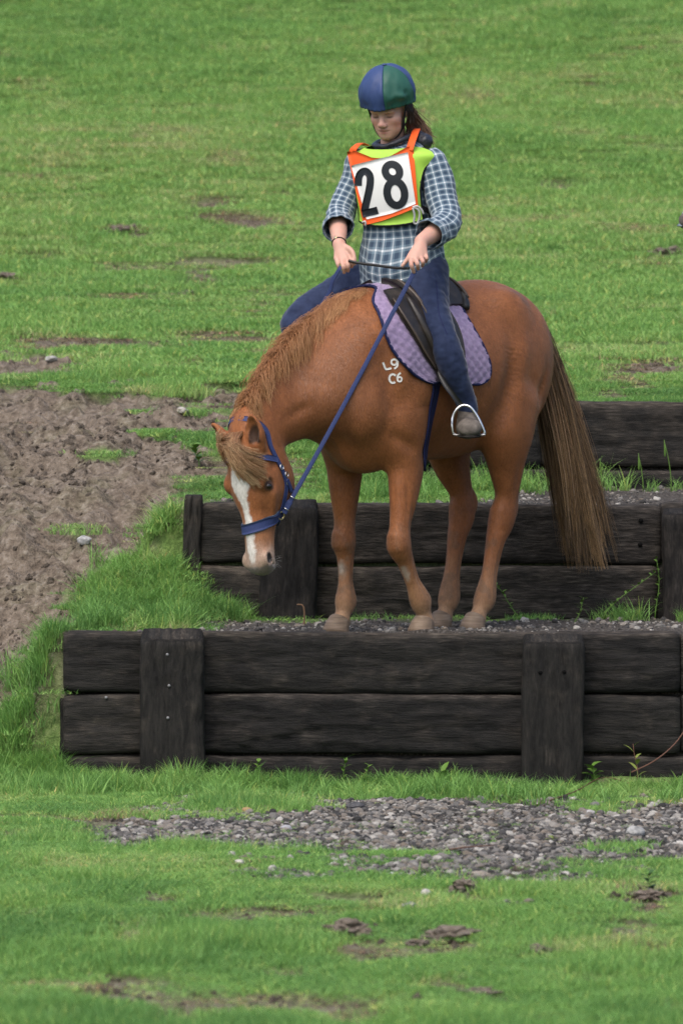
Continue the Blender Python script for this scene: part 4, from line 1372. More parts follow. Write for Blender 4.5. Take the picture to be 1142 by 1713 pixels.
C = lay(C, (.055, .035, .030), head * (n_ < -.03) * np.exp(-((a_ - .6045 - .10 * np.maximum(0, -n_ - .07)) / .0045) ** 2) * .8)
C = lay(C, (.17, .145, .14), head * sstep(.60, .63, a_ + (sm - .5) * .05) * .8)
C = lay(C, (.40, .36, .35), head * sstep(.55, .60, a_) * sstep(.03, .0, np.abs(l_)) * .3)
hw = np.interp(a_, [.10, .16, .205, .235, .29, .36, .44, .53, .58], [.022, .038, .048, .038, .019, .014, .018, .018, .012])
lc = np.interp(a_, [.10, .2, .3, .4, .55], [-.002, -.004, .002, .004, .004])
bw = sstep(.006, -.006, np.abs(l_ - lc) - hw + (fbm(HV * np.array([70, 70, 70]), 2, 9) - .5) * .016) * (n_ > -.05) * head * sstep(.09, .12, a_) * sstep(.60, .56, a_)
C = lay(C, (.60, .585, .55), bw)
for sgn in (-1, 1):
    q = np.sqrt(((a_ - .566) / .028) ** 2 + ((n_ + .048) / .019) ** 2 + ((l_ - sgn * .058) / .022) ** 2)
    C = lay(C, (.020, .016, .016), head * sstep(1.15, .75, q))
    q = np.sqrt(((a_ - .222) / .034) ** 2 + ((n_ + .050) / .032) ** 2 + ((l_ - sgn * .100) / .032) ** 2)
    C = lay(C, (.045, .026, .020), head * sstep(1.05, .6, q) * .9)
    base = Hd(*EARB[sgn])
    ed = nrm(-HA + HLat * sgn * (.08 if sgn > 0 else .40) + HN * (.30 if sgn > 0 else .25))
    face = nrm(HN * (.9 if sgn > 0 else .75) + HLat * sgn * (.15 if sgn > 0 else .75))
    d = HV - base
    t = d @ ed
    fr = d @ face
    lat = np.linalg.norm(d - np.outer(t, ed) - np.outer(fr, face), axis=1)
    C = lay(C, (.030, .016, .010), sstep(.0, .015, t) * sstep(.118, .10, t) * sstep(.036, .026, lat + .22 * np.maximum(0, t - .05)) * sstep(.1, .45, HN_ @ face) * (np.abs(fr) < .04) * .95)
mcoat, nt, b = mat("chestnut_coat", rough=.58, spec=.22)
vc = attr(nt, 'Col', 'GEOMETRY', 'Color')
hn = noise(nt, 130, 3, coords(nt, 'Object', (1, 1, .35)), .6)
hn2 = noise(nt, 14, 4, coords(nt, 'Object'), .6)
cc = mixc(nt, 1, vc, ramp(nt, hn, [(.3, (.80, .78, .76)), (.7, (1.16, 1.16, 1.16))]), 'MULTIPLY')
cc = mixc(nt, 1, cc, ramp(nt, hn2, [(.3, (.76, .73, .70)), (.7, (1.16, 1.15, 1.14))]), 'MULTIPLY')
nt.links.new(cc, b.inputs['Base Color'])
b.inputs['Sheen Weight'].default_value = .12
b.inputs['Sheen Roughness'].default_value = .4
bump(nt, b, mathn(nt, 'ADD', hn, mathn(nt, 'MULTIPLY', hn2, .8)), .35, .006)
horse = thing('horse', 'chestnut horse with white blaze lowering its head over the step edge', 'horse', (0, 0, 0))
part('body', HV, HFc, mcoat, horse, col=C)
meye, _, _ = mat("horse_eye", (.012, .008, .006), .08, .6)
for sgn in (-1, 1):
    Vn, Fn = icosphere(2)
    part('eye', Hd(.224, -.050, sgn * .0985) + (Vn * np.array([.0135, .0165, .0125])) @ HAX, Fn, meye, horse)
# hooves
mhoof, nt, b = mat("hoof_horn", rough=.6, spec=.3)
hz = noise(nt, 9, 4, coords(nt, 'Object', (1, 1, 9)), .6)
nt.links.new(ramp(nt, hz, [(.3, (.095, .066, .046)), (.55, (.175, .125, .085)), (.75, (.25, .19, .14))]), b.inputs['Base Color'])
bump(nt, b, hz, .4, .003)
for pts in (FR, FL, HLg, HRg):
    c = np.array([pts[-1][0] + .012, pts[-1][1], 0])
    P = np.array([c + (.016, 0, -.012), c + (.014, 0, .0), c + (.004, 0, .024), c + (-.008, 0, .046), c + (-.012, 0, .053)])
    V, F, _ = loft(P, [.055, .054, .049, .043, .037], [.062, .060, .053, .046, .039], (0, 1, 0), 24)
    part('hoof', V, F, mhoof, horse)

# ------------------------------------------------------------------ hair
mhair, nt, b = mat("horse_hair", rough=.45, spec=.35)
nt.links.new(attr(nt, 'Col', 'GEOMETRY', 'Color'), b.inputs['Base Color'])
def strands(paths, r0, r1, cols0, cols1):
    """three sided tapering hairs; paths [n,m,3]"""
    n, m, _ = paths.shape
    T = np.gradient(paths, axis=1)
    T /= np.maximum(np.linalg.norm(T, axis=2, keepdims=True), 1e-9)
    A = np.cross(T, np.array([.21, .88, .43]))
    A /= np.maximum(np.linalg.norm(A, axis=2, keepdims=True), 1e-9)
    B = np.cross(T, A)
    t = np.linspace(0, 1, m)
    r = (r0 + (r1 - r0) * t ** 1.5)[None, :, None]
    V = np.stack([paths + r * (math.cos(q) * A + math.sin(q) * B) for q in (0, 2.094, 4.189)], 2)
    C = cols0[:, None] + (cols1 - cols0)[:, None] * (t ** 1.2)[None, :, None]
    C = np.repeat(C[:, :, None], 3, 2)
    i = np.arange(n)[:, None, None] * (m * 3)
    j = np.arange(m - 1)[None, :, None] * 3
    k = np.arange(3)[None, None, :]
    a = i + j + k
    c = i + j + (k + 1) % 3
    F = np.stack([a, c, c + 3, a + 3], -1).reshape(-1, 4)
    return V.reshape(-1, 3), F, C.reshape(-1, 3)
def bez(P, m):
    """per-strand Catmull path: P [n,k,3] -> [n,m,3]"""
    n, k, _ = P.shape
    E = np.concatenate([2 * P[:, :1] - P[:, 1:2], P, 2 * P[:, -1:] - P[:, -2:-1]], 1)
    out = []
    for u in np.linspace(0, k - 1 - 1e-6, m):
        i = int(u); t = u - i
        a, b_, c, d = E[:, i], E[:, i + 1], E[:, i + 2], E[:, i + 3]
        out.append(.5 * (2 * b_ + (c - a) * t + (2 * a - 5 * b_ + 4 * c - d) * t ** 2 + (3 * b_ - a - 3 * c + d) * t ** 3))
    return np.stack(out, 1)
rg = np.random.default_rng(77)
# tail
n = 3000
ctr = np.array([(-.56, .0, 1.375), (-.645, .005, 1.30), (-.735, .02, 1.08), (-.82, .04, .80), (-.925, .045, .52), (-1.035, .04, .24)])
sp_f = np.array([.014, .030, .055, .080, .120, .165])
sp_l = np.array([.026, .036, .055, .078, .105, .115])
cl = rg.integers(0, 75, n)                                # locks
ca, cr = rg.uniform(0, 6.28, 75), np.sqrt(rg.random(75))
lkl = np.clip(rg.normal(.885, .085, 75) - .10 * cr ** 2 + .05, .60, .985)
lkb = np.exp(rg.normal(0, .38, 75))
lph, lam_ = rg.uniform(0, 6.28, 75), rg.normal(0, 1, (75, 2))
a = ca[cl]
rr = cr[cl]
P = np.zeros((n, 6, 3))
lenf = lkl[cl] * (1.03 - .34 * rg.random(n) ** 1.5)
start = rg.random(n) ** 2.2 * .9
jit = rg.normal(0, 1, (n, 2))
for k in range(6):
    u = np.clip((start + (5 - start) * (k / 5) * lenf), 0, 5)
    i = np.minimum(u.astype(int), 4)
    t = u - i
    base = ctr[i] + (ctr[i + 1] - ctr[i]) * t[:, None]
    sf = sp_f[i] + (sp_f[i + 1] - sp_f[i]) * t
    sl = sp_l[i] + (sp_l[i + 1] - sp_l[i]) * t
    tw = a + .35 * np.sin(u * .7 + ca[cl])
    spread = np.interp(k, [0, 1, 3, 5], [.010, .014, .018, .014])
    wv_ = .014 * np.sin(u * 1.5 + lph[cl]) * min(1, k / 2)
    P[:, k, 0] = base[:, 0] + np.cos(tw) * rr * sf + jit[:, 0] * spread + wv_ * lam_[cl, 0] * .6
    P[:, k, 1] = base[:, 1] + np.sin(tw) * rr * sl + jit[:, 1] * spread + wv_ * lam_[cl, 1] * .6
    P[:, k, 2] = base[:, 2] - .25 * np.cos(tw) * rr * sf * (k > 0)
lk = rg.random(75)[cl]
c0 = np.where((rr > .55)[:, None] & (lk < .5)[:, None], np.array([.165, .085, .042]), np.array([.085, .058, .040])) * rg.uniform(.6, 1.4, (n, 1)) * lkb[cl][:, None]
c1 = np.where((lk > .55)[:, None], np.array([.30, .185, .090]), np.array([.14, .095, .058])) * rg.uniform(.6, 1.4, (n, 1)) * lkb[cl][:, None]
V, F, cl_ = strands(bez(P, 12), .0013, .0005, c0, c1)
part('tail', V, F, mhair, horse, col=cl_)
# mane along the crest: root line on the built surface
cs = spline(crest, 30)
def root_on_crest(u, side):
    i = u * (len(cs) - 1)
    p = np.stack([np.interp(i, np.arange(len(cs)), cs[:, k]) for k in range(3)], -1)
    return p
n = 5200
u = rg.random(n) ** .9 * .93
rt = root_on_crest(u, 0)
tg = nrm(np.gradient(cs, axis=0))
tgi = np.stack([np.interp(u * (len(cs) - 1), np.arange(len(cs)), tg[:, k]) for k in range(3)], -1)
upv = nrm(np.cross(np.array([0., 1., 0.]), tgi)); upv = upv * np.sign(upv[:, 2:3])
lock = (u * 60).astype(int)
lr = np.random.default_rng(5)
lockside = lr.random(64)[lock] * .5 + .5 * vnoise(np.stack([u * 9, u * 0, u * 0], -1), 4)
side = np.where(rg.random(n) < np.clip(.10 + .62 * lockside, 0, 1), 1.0, -1.0)          # +1 falls to the near (left) side
ln = rg.uniform(.030, .090, n) * (.45 + .95 * lr.random(64)[lock]) * (.8 + .5 * np.sin(np.pi * np.clip(u, 0, 1)))
ln = np.where(u < .18, ln * 1.25, ln)
P = np.zeros((n, 4, 3))
lat = rg.uniform(-.010, .014, n)
r0 = rt + np.array([0., 1., 0.]) * lat[:, None] - upv * .006
back = lr.normal(.25, .25, 64)[lock]
for i in range(n):
    P[i, 0] = r0[i]
s1 = np.array([0., 1., 0.])[None] * side[:, None]
P[:, 1] = r0 + upv * (ln * .30)[:, None] + s1 * (ln * .20)[:, None] + tgi * (ln * .15)[:, None]
P[:, 2] = r0 + upv * (ln * .26)[:, None] + s1 * (ln * .48)[:, None] + tgi * (ln * (.35 + .2 * back))[:, None] - np.array([0, 0, 1.]) * (ln * .18)[:, None]
P[:, 3] = r0 + upv * (ln * .02)[:, None] + s1 * (ln * .62)[:, None] + tgi * (ln * (.55 + .4 * back))[:, None] - np.array([0, 0, 1.]) * (ln * .46)[:, None]
P[:, 1:] += rg.normal(0, .009, (n, 3, 3))
paths = bez(P, 7)
# keep the hair outside the neck
for i in range(n):
    for j in range(1, 7):
        h, nr = near(hb, paths[i, j])
        dd = (paths[i, j] - h) @ nr
        if dd < .004:
            paths[i, j] = h + nr * (.004 + .006 * rg.random())
k0 = rg.random((n, 1))
c0 = np.array([.20, .078, .029]) * (1 - k0) + np.array([.28, .118, .045]) * k0
c1 = np.array([.30, .135, .053]) * (1 - k0) + np.array([.46, .26, .12]) * k0
V, F, cl_ = strands(paths, .0011, .0004, c0 * rg.uniform(.9, 1.12, (n, 1)), c1 * rg.uniform(.9, 1.12, (n, 1)))
part('mane', V, F, mhair, horse, col=cl_)
# forelock: from between the ears over the brow to the near eye
n = 1150
P = np.zeros((n, 5, 3))
NL = 22
lkq = rg.integers(0, NL, n)
lo = np.random.default_rng(8).normal(0, 1, NL)
lo2 = np.random.default_rng(18).normal(0, 1, NL)
ql = (lkq + .5) / NL
q = np.clip(ql + rg.normal(0, .03, n), 0, 1)
ll0 = -.064 + .095 * q
end_a = np.interp(ql, [0, .3, .6, 1], [.120, .170, .205, .200]) + .020 * lo[lkq] - .10 * rg.random(n) ** 1.6
end_l = np.interp(ql, [0, .3, .6, 1], [-.070, -.008, .070, .125]) + .012 * lo2[lkq] + rg.normal(0, .0035, n)
lift = .008 + .020 * rg.random(n)
for i in range(n):
    P[i, 0] = Hd(.005 + .025 * rg.random(), -.050 - .03 * rg.random(), ll0[i] * .8)
    P[i, 1] = Hd(.045, .004 + lift[i] * .8, ll0[i])
    P[i, 2] = Hd(.045 + .33 * (end_a[i] - .045), .014 + lift[i], ll0[i] + .20 * (end_l[i] - ll0[i]))
    P[i, 3] = Hd(.045 + .68 * (end_a[i] - .045), .014 + lift[i], ll0[i] + .58 * (end_l[i] - ll0[i]))
    P[i, 4] = Hd(end_a[i], .012 + lift[i] * .3 - .45 * max(0, abs(end_l[i]) - .03), end_l[i])
P[:, 2:] += rg.normal(0, .0022, (n, 3, 3))
klk = np.random.default_rng(28).random(NL)[lkq][:, None]
paths = bez(P, 9)
for i in range(n):
    for j in range(1, 9):
        h, nr = near(hb, paths[i, j])
        dd = (paths[i, j] - h) @ nr
        if dd < .003:
            paths[i, j] = h + nr * (.003 + .006 * rg.random())
k0 = np.clip(klk + rg.normal(0, .2, (n, 1)), 0, 1)
c0 = np.array([.145, .058, .023]) * (1 - k0) + np.array([.23, .115, .05]) * k0
c1 = np.array([.20, .098, .042]) * (1 - k0) + np.array([.50, .36, .20]) * k0
V, F, cl_ = strands(paths, .0013, .0005, c0, c1)
part('forelock', V, F, mhair, horse, col=cl_)
# whiskers on the chin and muzzle
n = 46
P = np.zeros((n, 3, 3))
for i in range(n):
    p = Hd(rg.uniform(.56, .62), rg.uniform(-.12, -.05), rg.uniform(.01, .06) * rg.choice([-1, 1, 1]))
    h, nr = near(hb, p)
    d = nrm(nr + rg.normal(0, .35, 3))
    L = rg.uniform(.012, .035)
    P[i] = [h, h + d * L * .5, h + d * L - np.array([0, 0, L * .2])]
V, F, cl_ = strands(bez(P, 5), .00035, .0002, np.full((n, 3), .30), np.full((n, 3), .35))
part('whiskers', V, F, mhair, horse, col=cl_)

# short hair of the coat, lying along the body
def coat_hair(n, V, F, N, Cc, seed=3):
    r = np.random.default_rng(seed)
    A = V[F]
    ar = np.linalg.norm(np.cross(A[:, 1] - A[:, 0], A[:, 2] - A[:, 0]), axis=1)
    k = r.choice(len(F), n, p=ar / ar.sum())
    w = r.dirichlet((1, 1, 1, 1), n)
    P = (A[k] * w[..., None]).sum(1)
    nn = N[F[k, 0]]
    col = Cc[F[k, 0]]
    d = np.tile(np.array([-.75, 0, -.65]), (n, 1))
    onleg = P[:, 2] < .72
    d[onleg] = (-.15, 0, -1)
    oh = ((P - HP0) @ HA > .03) & (P[:, 0] > .85)
    d[oh] = HA * 1.0
    nk = (~oh) & (P[:, 0] > .55) & (P[:, 2] > .75)
    d[nk] = (-.5, 0, -.85)
    sw = fbm(P * 6, 2, 12) - .5
    d = d + np.cross(nn, d) * (sw * 1.6)[:, None] + r.normal(0, .16, (n, 3))
    d = nrm(d - (d * nn).sum(1, keepdims=True) * nn)
    L = r.uniform(.008, .016, n) * np.where(onleg, .8, 1.0) * np.where(oh, .55, 1.0)
    s = np.cross(d, nn)
    wd = .0008
    tip = P + d * (L * .95)[:, None] + nn * (L * .22)[:, None]
    Vv = np.stack([P - s * wd, P + s * wd, tip], 1).reshape(-1, 3)
    Cv = np.repeat(col * r.uniform(.86, 1.14, (n, 1)), 3, 0)
    return Vv, np.arange(3 * n).reshape(-1, 3), Cv
clean = C.max(1) > .05
keepF = clean[HFc].all(1)
V, F, cl_ = coat_hair(150000, HV, HFc[keepF], HN_, C)
o = part('coat_hair', V, F, mhair, horse, col=cl_, smooth=False)
o['kind'] = 'stuff'

# ------------------------------------------------------------------ the painted code on the shoulder
mwp, _, _ = mat("white_marker_paint", (.72, .70, .66), .7, .2)
def stroke(pxs, w, name, parent, m, lift=.0015, thick=.0015):
    pts = []
    for p in pxs:
        h, nr = hit_px(hb, *p)
        if h is not None:
            pts.append(h)
    V, F = strap(hb, pts, w, thick, lift, n=max(8, len(pts) * 4))
    return part(name, V, F, m, parent)
def arc(cx, cy, rx, ry, a0, a1, n=9):
    return [(cx + rx * math.cos(R(t)), cy + ry * math.sin(R(t))) for t in np.linspace(a0, a1, n)]
stroke([(640, 606), (642, 612), (644.5, 617.5)], .0085, 'painted_letter', horse, mwp)
stroke([(644, 617.5), (649, 617), (654, 615.5)], .0085, 'painted_letter', horse, mwp)
stroke(arc(658.6, 605.5, 4.8, 4.6, 10, 370, 12), .0080, 'painted_numeral', horse, mwp)
stroke([(664.2, 603.5), (664.4, 609), (662.5, 614), (658.5, 616.5)], .0080, 'painted_numeral', horse, mwp)
stroke(arc(656.5, 633, 6.0, 7.2, -40, -310, 12), .0085, 'painted_letter', horse, mwp)
stroke([(669.5, 623.5), (665.8, 626.5), (663.8, 631), (664.5, 635.5)], .0075, 'painted_numeral', horse, mwp)
stroke(arc(667.6, 634.2, 3.6, 3.8, 180, 540, 11), .0070, 'painted_numeral', horse, mwp)
# ================================================================== SADDLE CLOTH, SADDLE, BRIDLE
ZC = 1.10
def barrel(f, phi, lift=0.0):
    """point and normal on the trunk at station f, angle phi (radians) from straight up, positive to the horse's left"""
    d = np.array([0, math.sin(phi), math.cos(phi)])
    h, n = cast(hb, np.array([f, 0, ZC]) + d * .46, -d)
    if h is None or (h - np.array([f, 0, ZC])) @ d < 0:
        h, n = np.array([f, 0, ZC]) + d * .28, d
    return h + n * lift, n
def edge_table(pxs):
    out = []
    for p in pxs:
        h, n = hit_px(hb, *p)
        if h is not None:
            out.append((math.atan2(h[1], h[2] - ZC), h[0]))
    out.sort()
    T = np.array(out)
    k = np.polyfit(T[:, 0], T[:, 1], 3)
    x = np.linspace(T[0, 0], T[-1, 0], 30)
    return np.stack([x, np.polyval(k, x)], 1)
mpad, nt, b = mat("lilac_quilted_cotton", (.235, .175, .300), .85, .15)
pn = noise(nt, 60, 4, coords(nt, 'Object'))
nt.links.new(mixc(nt, 1, (.265, .20, .325), ramp(nt, pn, [(.3, (.75, .74, .78)), (.7, (1.15, 1.15, 1.12))]), 'MULTIPLY'), b.inputs['Base Color'])
b.inputs['Sheen Weight'].default_value = .25
mweb, nt, b = mat("navy_webbing", (.022, .034, .105), .7, .25)
wv = noise(nt, 300, 2, coords(nt, 'Object'))
nt.links.new(ramp(nt, wv, [(.3, (.018, .028, .090)), (.7, (.038, .055, .15))]), b.inputs['Base Color'])
mwebd, _, _ = mat("navy_binding", (.012, .016, .060), .75, .2)
mlea, nt, b = mat("brown_saddle_leather", rough=.42, spec=.45)
ln_ = noise(nt, 18, 5, coords(nt, 'Object'), .6)
nt.links.new(ramp(nt, ln_, [(.3, (.011, .0085, .007)), (.55, (.026, .019, .015)), (.75, (.055, .041, .032))]), b.inputs['Base Color'])
bump(nt, b, noise(nt, 220, 3, coords(nt, 'Object')), .25, .002)
mleaw, _, _ = mat("worn_brown_leather", (.062, .044, .034), .5, .4)
mleab, _, _ = mat("black_leather", (.010, .0095, .0095), .45, .4)
msteel, _, _ = mat("stirrup_steel", (.62, .62, .62), .28, .5, Metallic=1.0)
mbrass, _, _ = mat("brass_fitting", (.62, .50, .25), .3, .5, Metallic=1.0)
mbuck, _, _ = mat("silver_buckle", (.66, .65, .62), .3, .5, Metallic=1.0)
mgrey, _, _ = mat("grey_padding", (.12, .16, .20), .8, .2)
def avg_grid(G, it=1):
    for _ in range(it):
        G[1:-1, 1:-1] = (G[:-2, 1:-1] + G[2:, 1:-1] + G[1:-1, :-2] + G[1:-1, 2:] + 2 * G[1:-1, 1:-1]) / 6
    return G
# ---- saddle cloth
fe = edge_table([(616, 480), (622, 505), (631, 527), (640, 548), (660, 590), (685, 625), (706, 643)])
re_ = edge_table([(772, 520), (781, 537), (790, 553), (800, 571), (808, 586), (815, 603), (817, 613)])
PHB = max(fe[-1, 0], re_[-1, 0]) - .02
def pad_front(p): return np.interp(p, np.r_[.12, fe[:, 0]], np.r_[.455, fe[:, 1]])
def pad_rear(p): return np.interp(p, np.r_[0, re_[:, 0]], np.r_[re_[0, 1] + .02, re_[:, 1]])
M, N_ = 121, 64
G = np.zeros((M, N_, 3)); NN = np.zeros((M, N_, 3)); TT = np.zeros((M, N_))
for i, ph in enumerate(np.linspace(-PHB, PHB, M)):
    a, q = pad_front(abs(ph)), pad_rear(abs(ph))
    e = max(0, (abs(ph) - (PHB - .17)) / .17)
    cr = (1 - math.sqrt(max(0, 1 - e * e)))
    a, q = a - .055 * cr, q + .060 * cr
    for j, s in enumerate(np.linspace(0, 1, N_)):
        f = a + (q - a) * s
        h, n = barrel(f, ph, .004)
        G[i, j], NN[i, j] = h, n
        u, v = ph * .31, f
        pz = min(abs(math.sin(math.pi * (u * 1.15 + v) / .054)), abs(math.sin(math.pi * (u * 1.15 - v) / .054)))
        TT[i, j] = .005 + .0085 * pz ** .55
G = avg_grid(G, 2); NN = nrm(avg_grid(NN, 3))
pad = thing('saddle_cloth', 'lilac quilted saddle cloth with navy binding lying under the saddle', 'saddle cloth', (.2, 0, 1.4))
V, F = thick_grid(G, NN, TT)
part('quilted_panel', V, F, mpad, pad)
rim = np.vstack([G[:, 0] + NN[:, 0] * .006, G[-1, 1:] + NN[-1, 1:] * .006, (G[::-1, -1] + NN[::-1, -1] * .006)[1:], (G[0, ::-1] + NN[0, ::-1] * .006)[1:-1]])
def closed_tube(P, r, n=8):
    P = np.vstack([P[-1:], P, P[:2]])
    V, F, _ = loft(P, r, r, (0.13, .21, 1), n, cap=False)
    k = n + 1
    V = V[k:-k]
    return V, [f for f in F if max(f) < (len(P) - 1) * k and min(f) >= k] and [[x - k for x in f] for f in F if min(f) >= k and max(f) < len(V) + k]
for _ in range(6):
    rim = (np.roll(rim, 1, 0) + 2 * rim + np.roll(rim, -1, 0)) / 4
V, F = closed_tube(rim, .0068)
part('binding', V, F, mwebd, pad)
h0, h1 = hit_px(hb, 652, 507)[0], hit_px(hb, 672, 507)[0]
V, F = strap(hb, [h0, (h0 + h1) / 2, h1], .020, .004, .020)
part('keeper_strap', V, F, mweb, pad)
# ---- saddle
saddle = thing('saddle', 'brown leather riding saddle between the rider and the lilac cloth', 'saddle', (.18, 0, 1.45))
ffe = edge_table([(634, 482), (648, 508), (664, 534), (682, 563), (700, 591), (716, 614), (722, 626)])
def flap(sgn):
    M, N_ = 40, 22
    G = np.zeros((M, N_, 3)); NN = np.zeros((M, N_, 3))
    p0, p1 = .30, ffe[-1, 0] + .05
    for i, ph in enumerate(np.linspace(p0, p1, M)):
        a = np.interp(ph, ffe[:, 0], ffe[:, 1])
        q = .15 + .04 * sstep(.3, .8, ph)
        e = max(0, (ph - (p1 - .35)) / .35)
        cr = 1 - math.sqrt(max(0, 1 - e * e))
        a, q = a - .02 * cr, q + .12 * cr
        for j, s in enumerate(np.linspace(0, 1, N_)):
            h, n = barrel(a + (q - a) * s, sgn * ph, .020)
            G[i, j], NN[i, j] = h, n
    G = avg_grid(G, 2); NN = nrm(avg_grid(NN, 3))
    V, F = thick_grid(G, NN, .006)
    if sgn < 0: F = [f[::-1] for f in F]
    return part('flap', V, F, mlea, saddle), G, NN
for sgn in (1, -1):
    fo, Gf, Nf = flap(sgn)
    for j, r, mm, lf in ((1, .006, mleaw, .010), (6, .015, mlea, .008), (9, .005, mleaw, .016), (12, .013, mlea, .010)):
        pts = Gf[6:36, j] + Nf[6:36, j] * lf
        V, F = tube(pts, r * np.sin(np.linspace(.25, math.pi - .25, len(pts))) ** .5, 8)
        part('knee_roll' if r > .01 else 'welt', V, F, mm, fo)
M, N_ = 30, 33
G = np.zeros((M, N_, 3)); NN = np.zeros((M, N_, 3)); LL = np.zeros((M, N_))
for i, f in enumerate(np.linspace(.0, .395, M)):
    lc_ = np.interp(f, [.0, .02, .045, .09, .16, .27, .335, .375, .395], [.055, .078, .075, .055, .040, .036, .040, .036, .024])
    wphi = np.interp(f, [.0, .02, .06, .12, .25, .36, .395], [.40, .52, .58, .56, .70, .85, .60])
    for j, ph in enumerate(np.linspace(-wphi, wphi, N_)):
        e = abs(ph) / wphi
        h, n = barrel(f, ph, .012)
        G[i, j], NN[i, j] = h, n
        LL[i, j] = .012 + (lc_ - .012) * (1 - e ** 2.2)
G = avg_grid(G, 2); NN = nrm(avg_grid(NN, 4))
V, F = thick_grid(G, NN, avg_grid(LL, 2))
part('seat', V, F, mlea, saddle)
# cantle back edge and pommel arch piping
V, F = tube(spline(np.array([barrel(.015, p, .03 + .050 * (1 - (p / .55) ** 2))[0] for p in np.linspace(-.52, .52, 11)]), 3), .0075, 8)
part('cantle_rim', V, F, mleaw, saddle)
V, F = tube(spline(np.array([barrel(.368, p, .024 + .016 * (1 - (p / .85) ** 2))[0] for p in np.linspace(-.8, .8, 11)]), 3), .0085, 8)
part('pommel_rim', V, F, mleaw, saddle)
for px, py in ((655, 474), (664, 486)):
    h, n = hit_px(hb, px, py)
    if h is not None:
        Vn, Fn = icosphere(1)
        part('stud', Vn * .006 + h + n * .048, Fn, mbuck, saddle)
# cantle panel behind the rider's seat
for sgn in (1, -1):
    P = np.array([barrel(f, sgn * p, .018)[0] for f, p in ((.035, .10), (.022, .25), (.020, .40), (.032, .54), (.060, .64))])
    V, F, _ = loft(spline(P, 4), np.r_[np.linspace(.020, .030, 9), np.linspace(.030, .014, 8)], .020, (0, 0, 1), 14)
    part('panel', V, F, mleab, saddle)
# girth
gp = [barrel(.335 + .0 * p, p, 0)[0] for p in np.linspace(1.55, 2 * math.pi - 1.55, 26)]
V, F = strap(hb, gp, .060, .008, .003, n=60)
part('girth', V, F, mwebd, saddle)
# stirrups
def stirrup(ptsW, lw, mir=False):
    P = W2H(np.array(ptsW))
    L = W2H(np.array(lw))
    if mir:
        P = P * np.array([1, -1, 1]); L = L * np.array([1, -1, 1])
    o = part('stirrup_iron', *tube(spline(P[:9], 4), .0052, 8), msteel, saddle)
    tr = P[[0, 8]]
    c = (tr[0] + tr[1]) / 2
    V, F, _ = loft(spline(np.array([tr[0], c - (0, 0, .004), tr[1]]), 4), .019, .006, nrm(np.cross(tr[1] - tr[0], (0, 0, 1))), 12)
    part('tread', V, F, msteel, o)
    Q = resample(spline(L, 6), 16)
    d = tangents(Q)
    w = nrm(np.cross(d, W2H(np.array([0, 1., 0]) + HO)))
    G = Q[:, None] + w[:, None] * np.linspace(-.011, .011, 3)[None, :, None]
    nn = nrm(np.cross(w, d))
    V, F = thick_grid(G, np.broadcast_to(nn[:, None], G.shape), .004)
    part('stirrup_leather', V, F, mleab, saddle)
ST = [U(758, 727, .0), U(755.5, 712, .0), U(757, 697, .005), U(763, 685, .005), U(774, 678, .01), U(786, 681, .005), U(797, 695, .0), U(805, 711, -.005), U(811, 727, -.005)]
SL = [U(718, 560, .085), U(728, 610, .055), U(742, 640, .015), U(757, 660, .0), U(773, 681, .008)]
stirrup(ST, SL)
stirrup(ST, SL, True)
# ---- bridle
br = thing('bridle', 'navy webbing halter bridle on the lowered chestnut head with long blue rein', 'bridle', Hd(.4, 0, 0))
def hp(px, py):
    return hit_px(hb, px, py)[0]
def headc(p):
    q = p - HP0
    return np.array([q @ HA, q @ HN, q @ HLat])
ringL = hp(466, 862)
rc = headc(ringL)
nose = [Hd(*rc), Hd(.425, -.055, .062), Hd(.436, -.01, .045), Hd(.442, .01, 0), Hd(.440, -.01, -.045), Hd(.432, -.055, -.062), Hd(rc[0], rc[1], -rc[2]), Hd(.412, -.165, -.03), Hd(.410, -.17, .03), Hd(*rc)]
V, F = strap(hb, nose, .046, .003, .002, n=60)
part('noseband_padding', V, F, mgrey, br)
V, F = strap(hb, nose, .038, .005, .005, n=60)
part('noseband', V, F, mweb, br)
ck = [hp(468, 856), hp(474, 838), hp(477, 815), hp(477, 797), hp(470, 777), hp(460, 759), hp(452, 745)]
ckh = [headc(p) for p in ck if p is not None]
up = ckh[-1]
crown = [np.array([.075, -.088, .098]), np.array([.035, -.090, .075]), np.array([.005, -.075, .035]), np.array([-.008, -.07, .0])]
left = ckh + crown
full = [Hd(*c) for c in left] + [Hd(c[0], c[1], -c[2]) for c in left[::-1][1:]]
V, F = strap(hb, full, .022, .0045, .003, n=80)
part('cheekpiece', V, F, mweb, br)
bb = [ckh[-2], np.array([.118, -.035, .095]), np.array([.112, .0, .06]), np.array([.11, .015, 0.])]
V, F = strap(hb, [Hd(*c) for c in bb] + [Hd(c[0], c[1], -c[2]) for c in bb[::-1][1:]], .024, .0045, .004, n=50)
part('browband', V, F, mweb, br)
tl = [ckh[3], np.array([.25, -.19, .085]), np.array([.285, -.24, .05]), np.array([.29, -.26, .0])]
V, F = strap(hb, [Hd(*c) for c in tl] + [Hd(c[0], c[1], -c[2]) for c in tl[::-1][1:]], .014, .004, .003, n=40)
part('throat_latch', V, F, mwebd, br)
lp = [hp(477, 803), hp(481, 813), hp(484, 822)]
V, F = strap(hb, lp, .020, .004, .009)
part('strap_end', V, F, mweb, br)
cam_dir = nrm(_camH - ringL)
for (px, py) in ((469, 782), (477, 794), (479, 807)):
    h, n = hit_px(hb, px, py)
    part('buckle', *torus(h + n * .008, n, .011, .0022, 16, 6), mbuck, br)
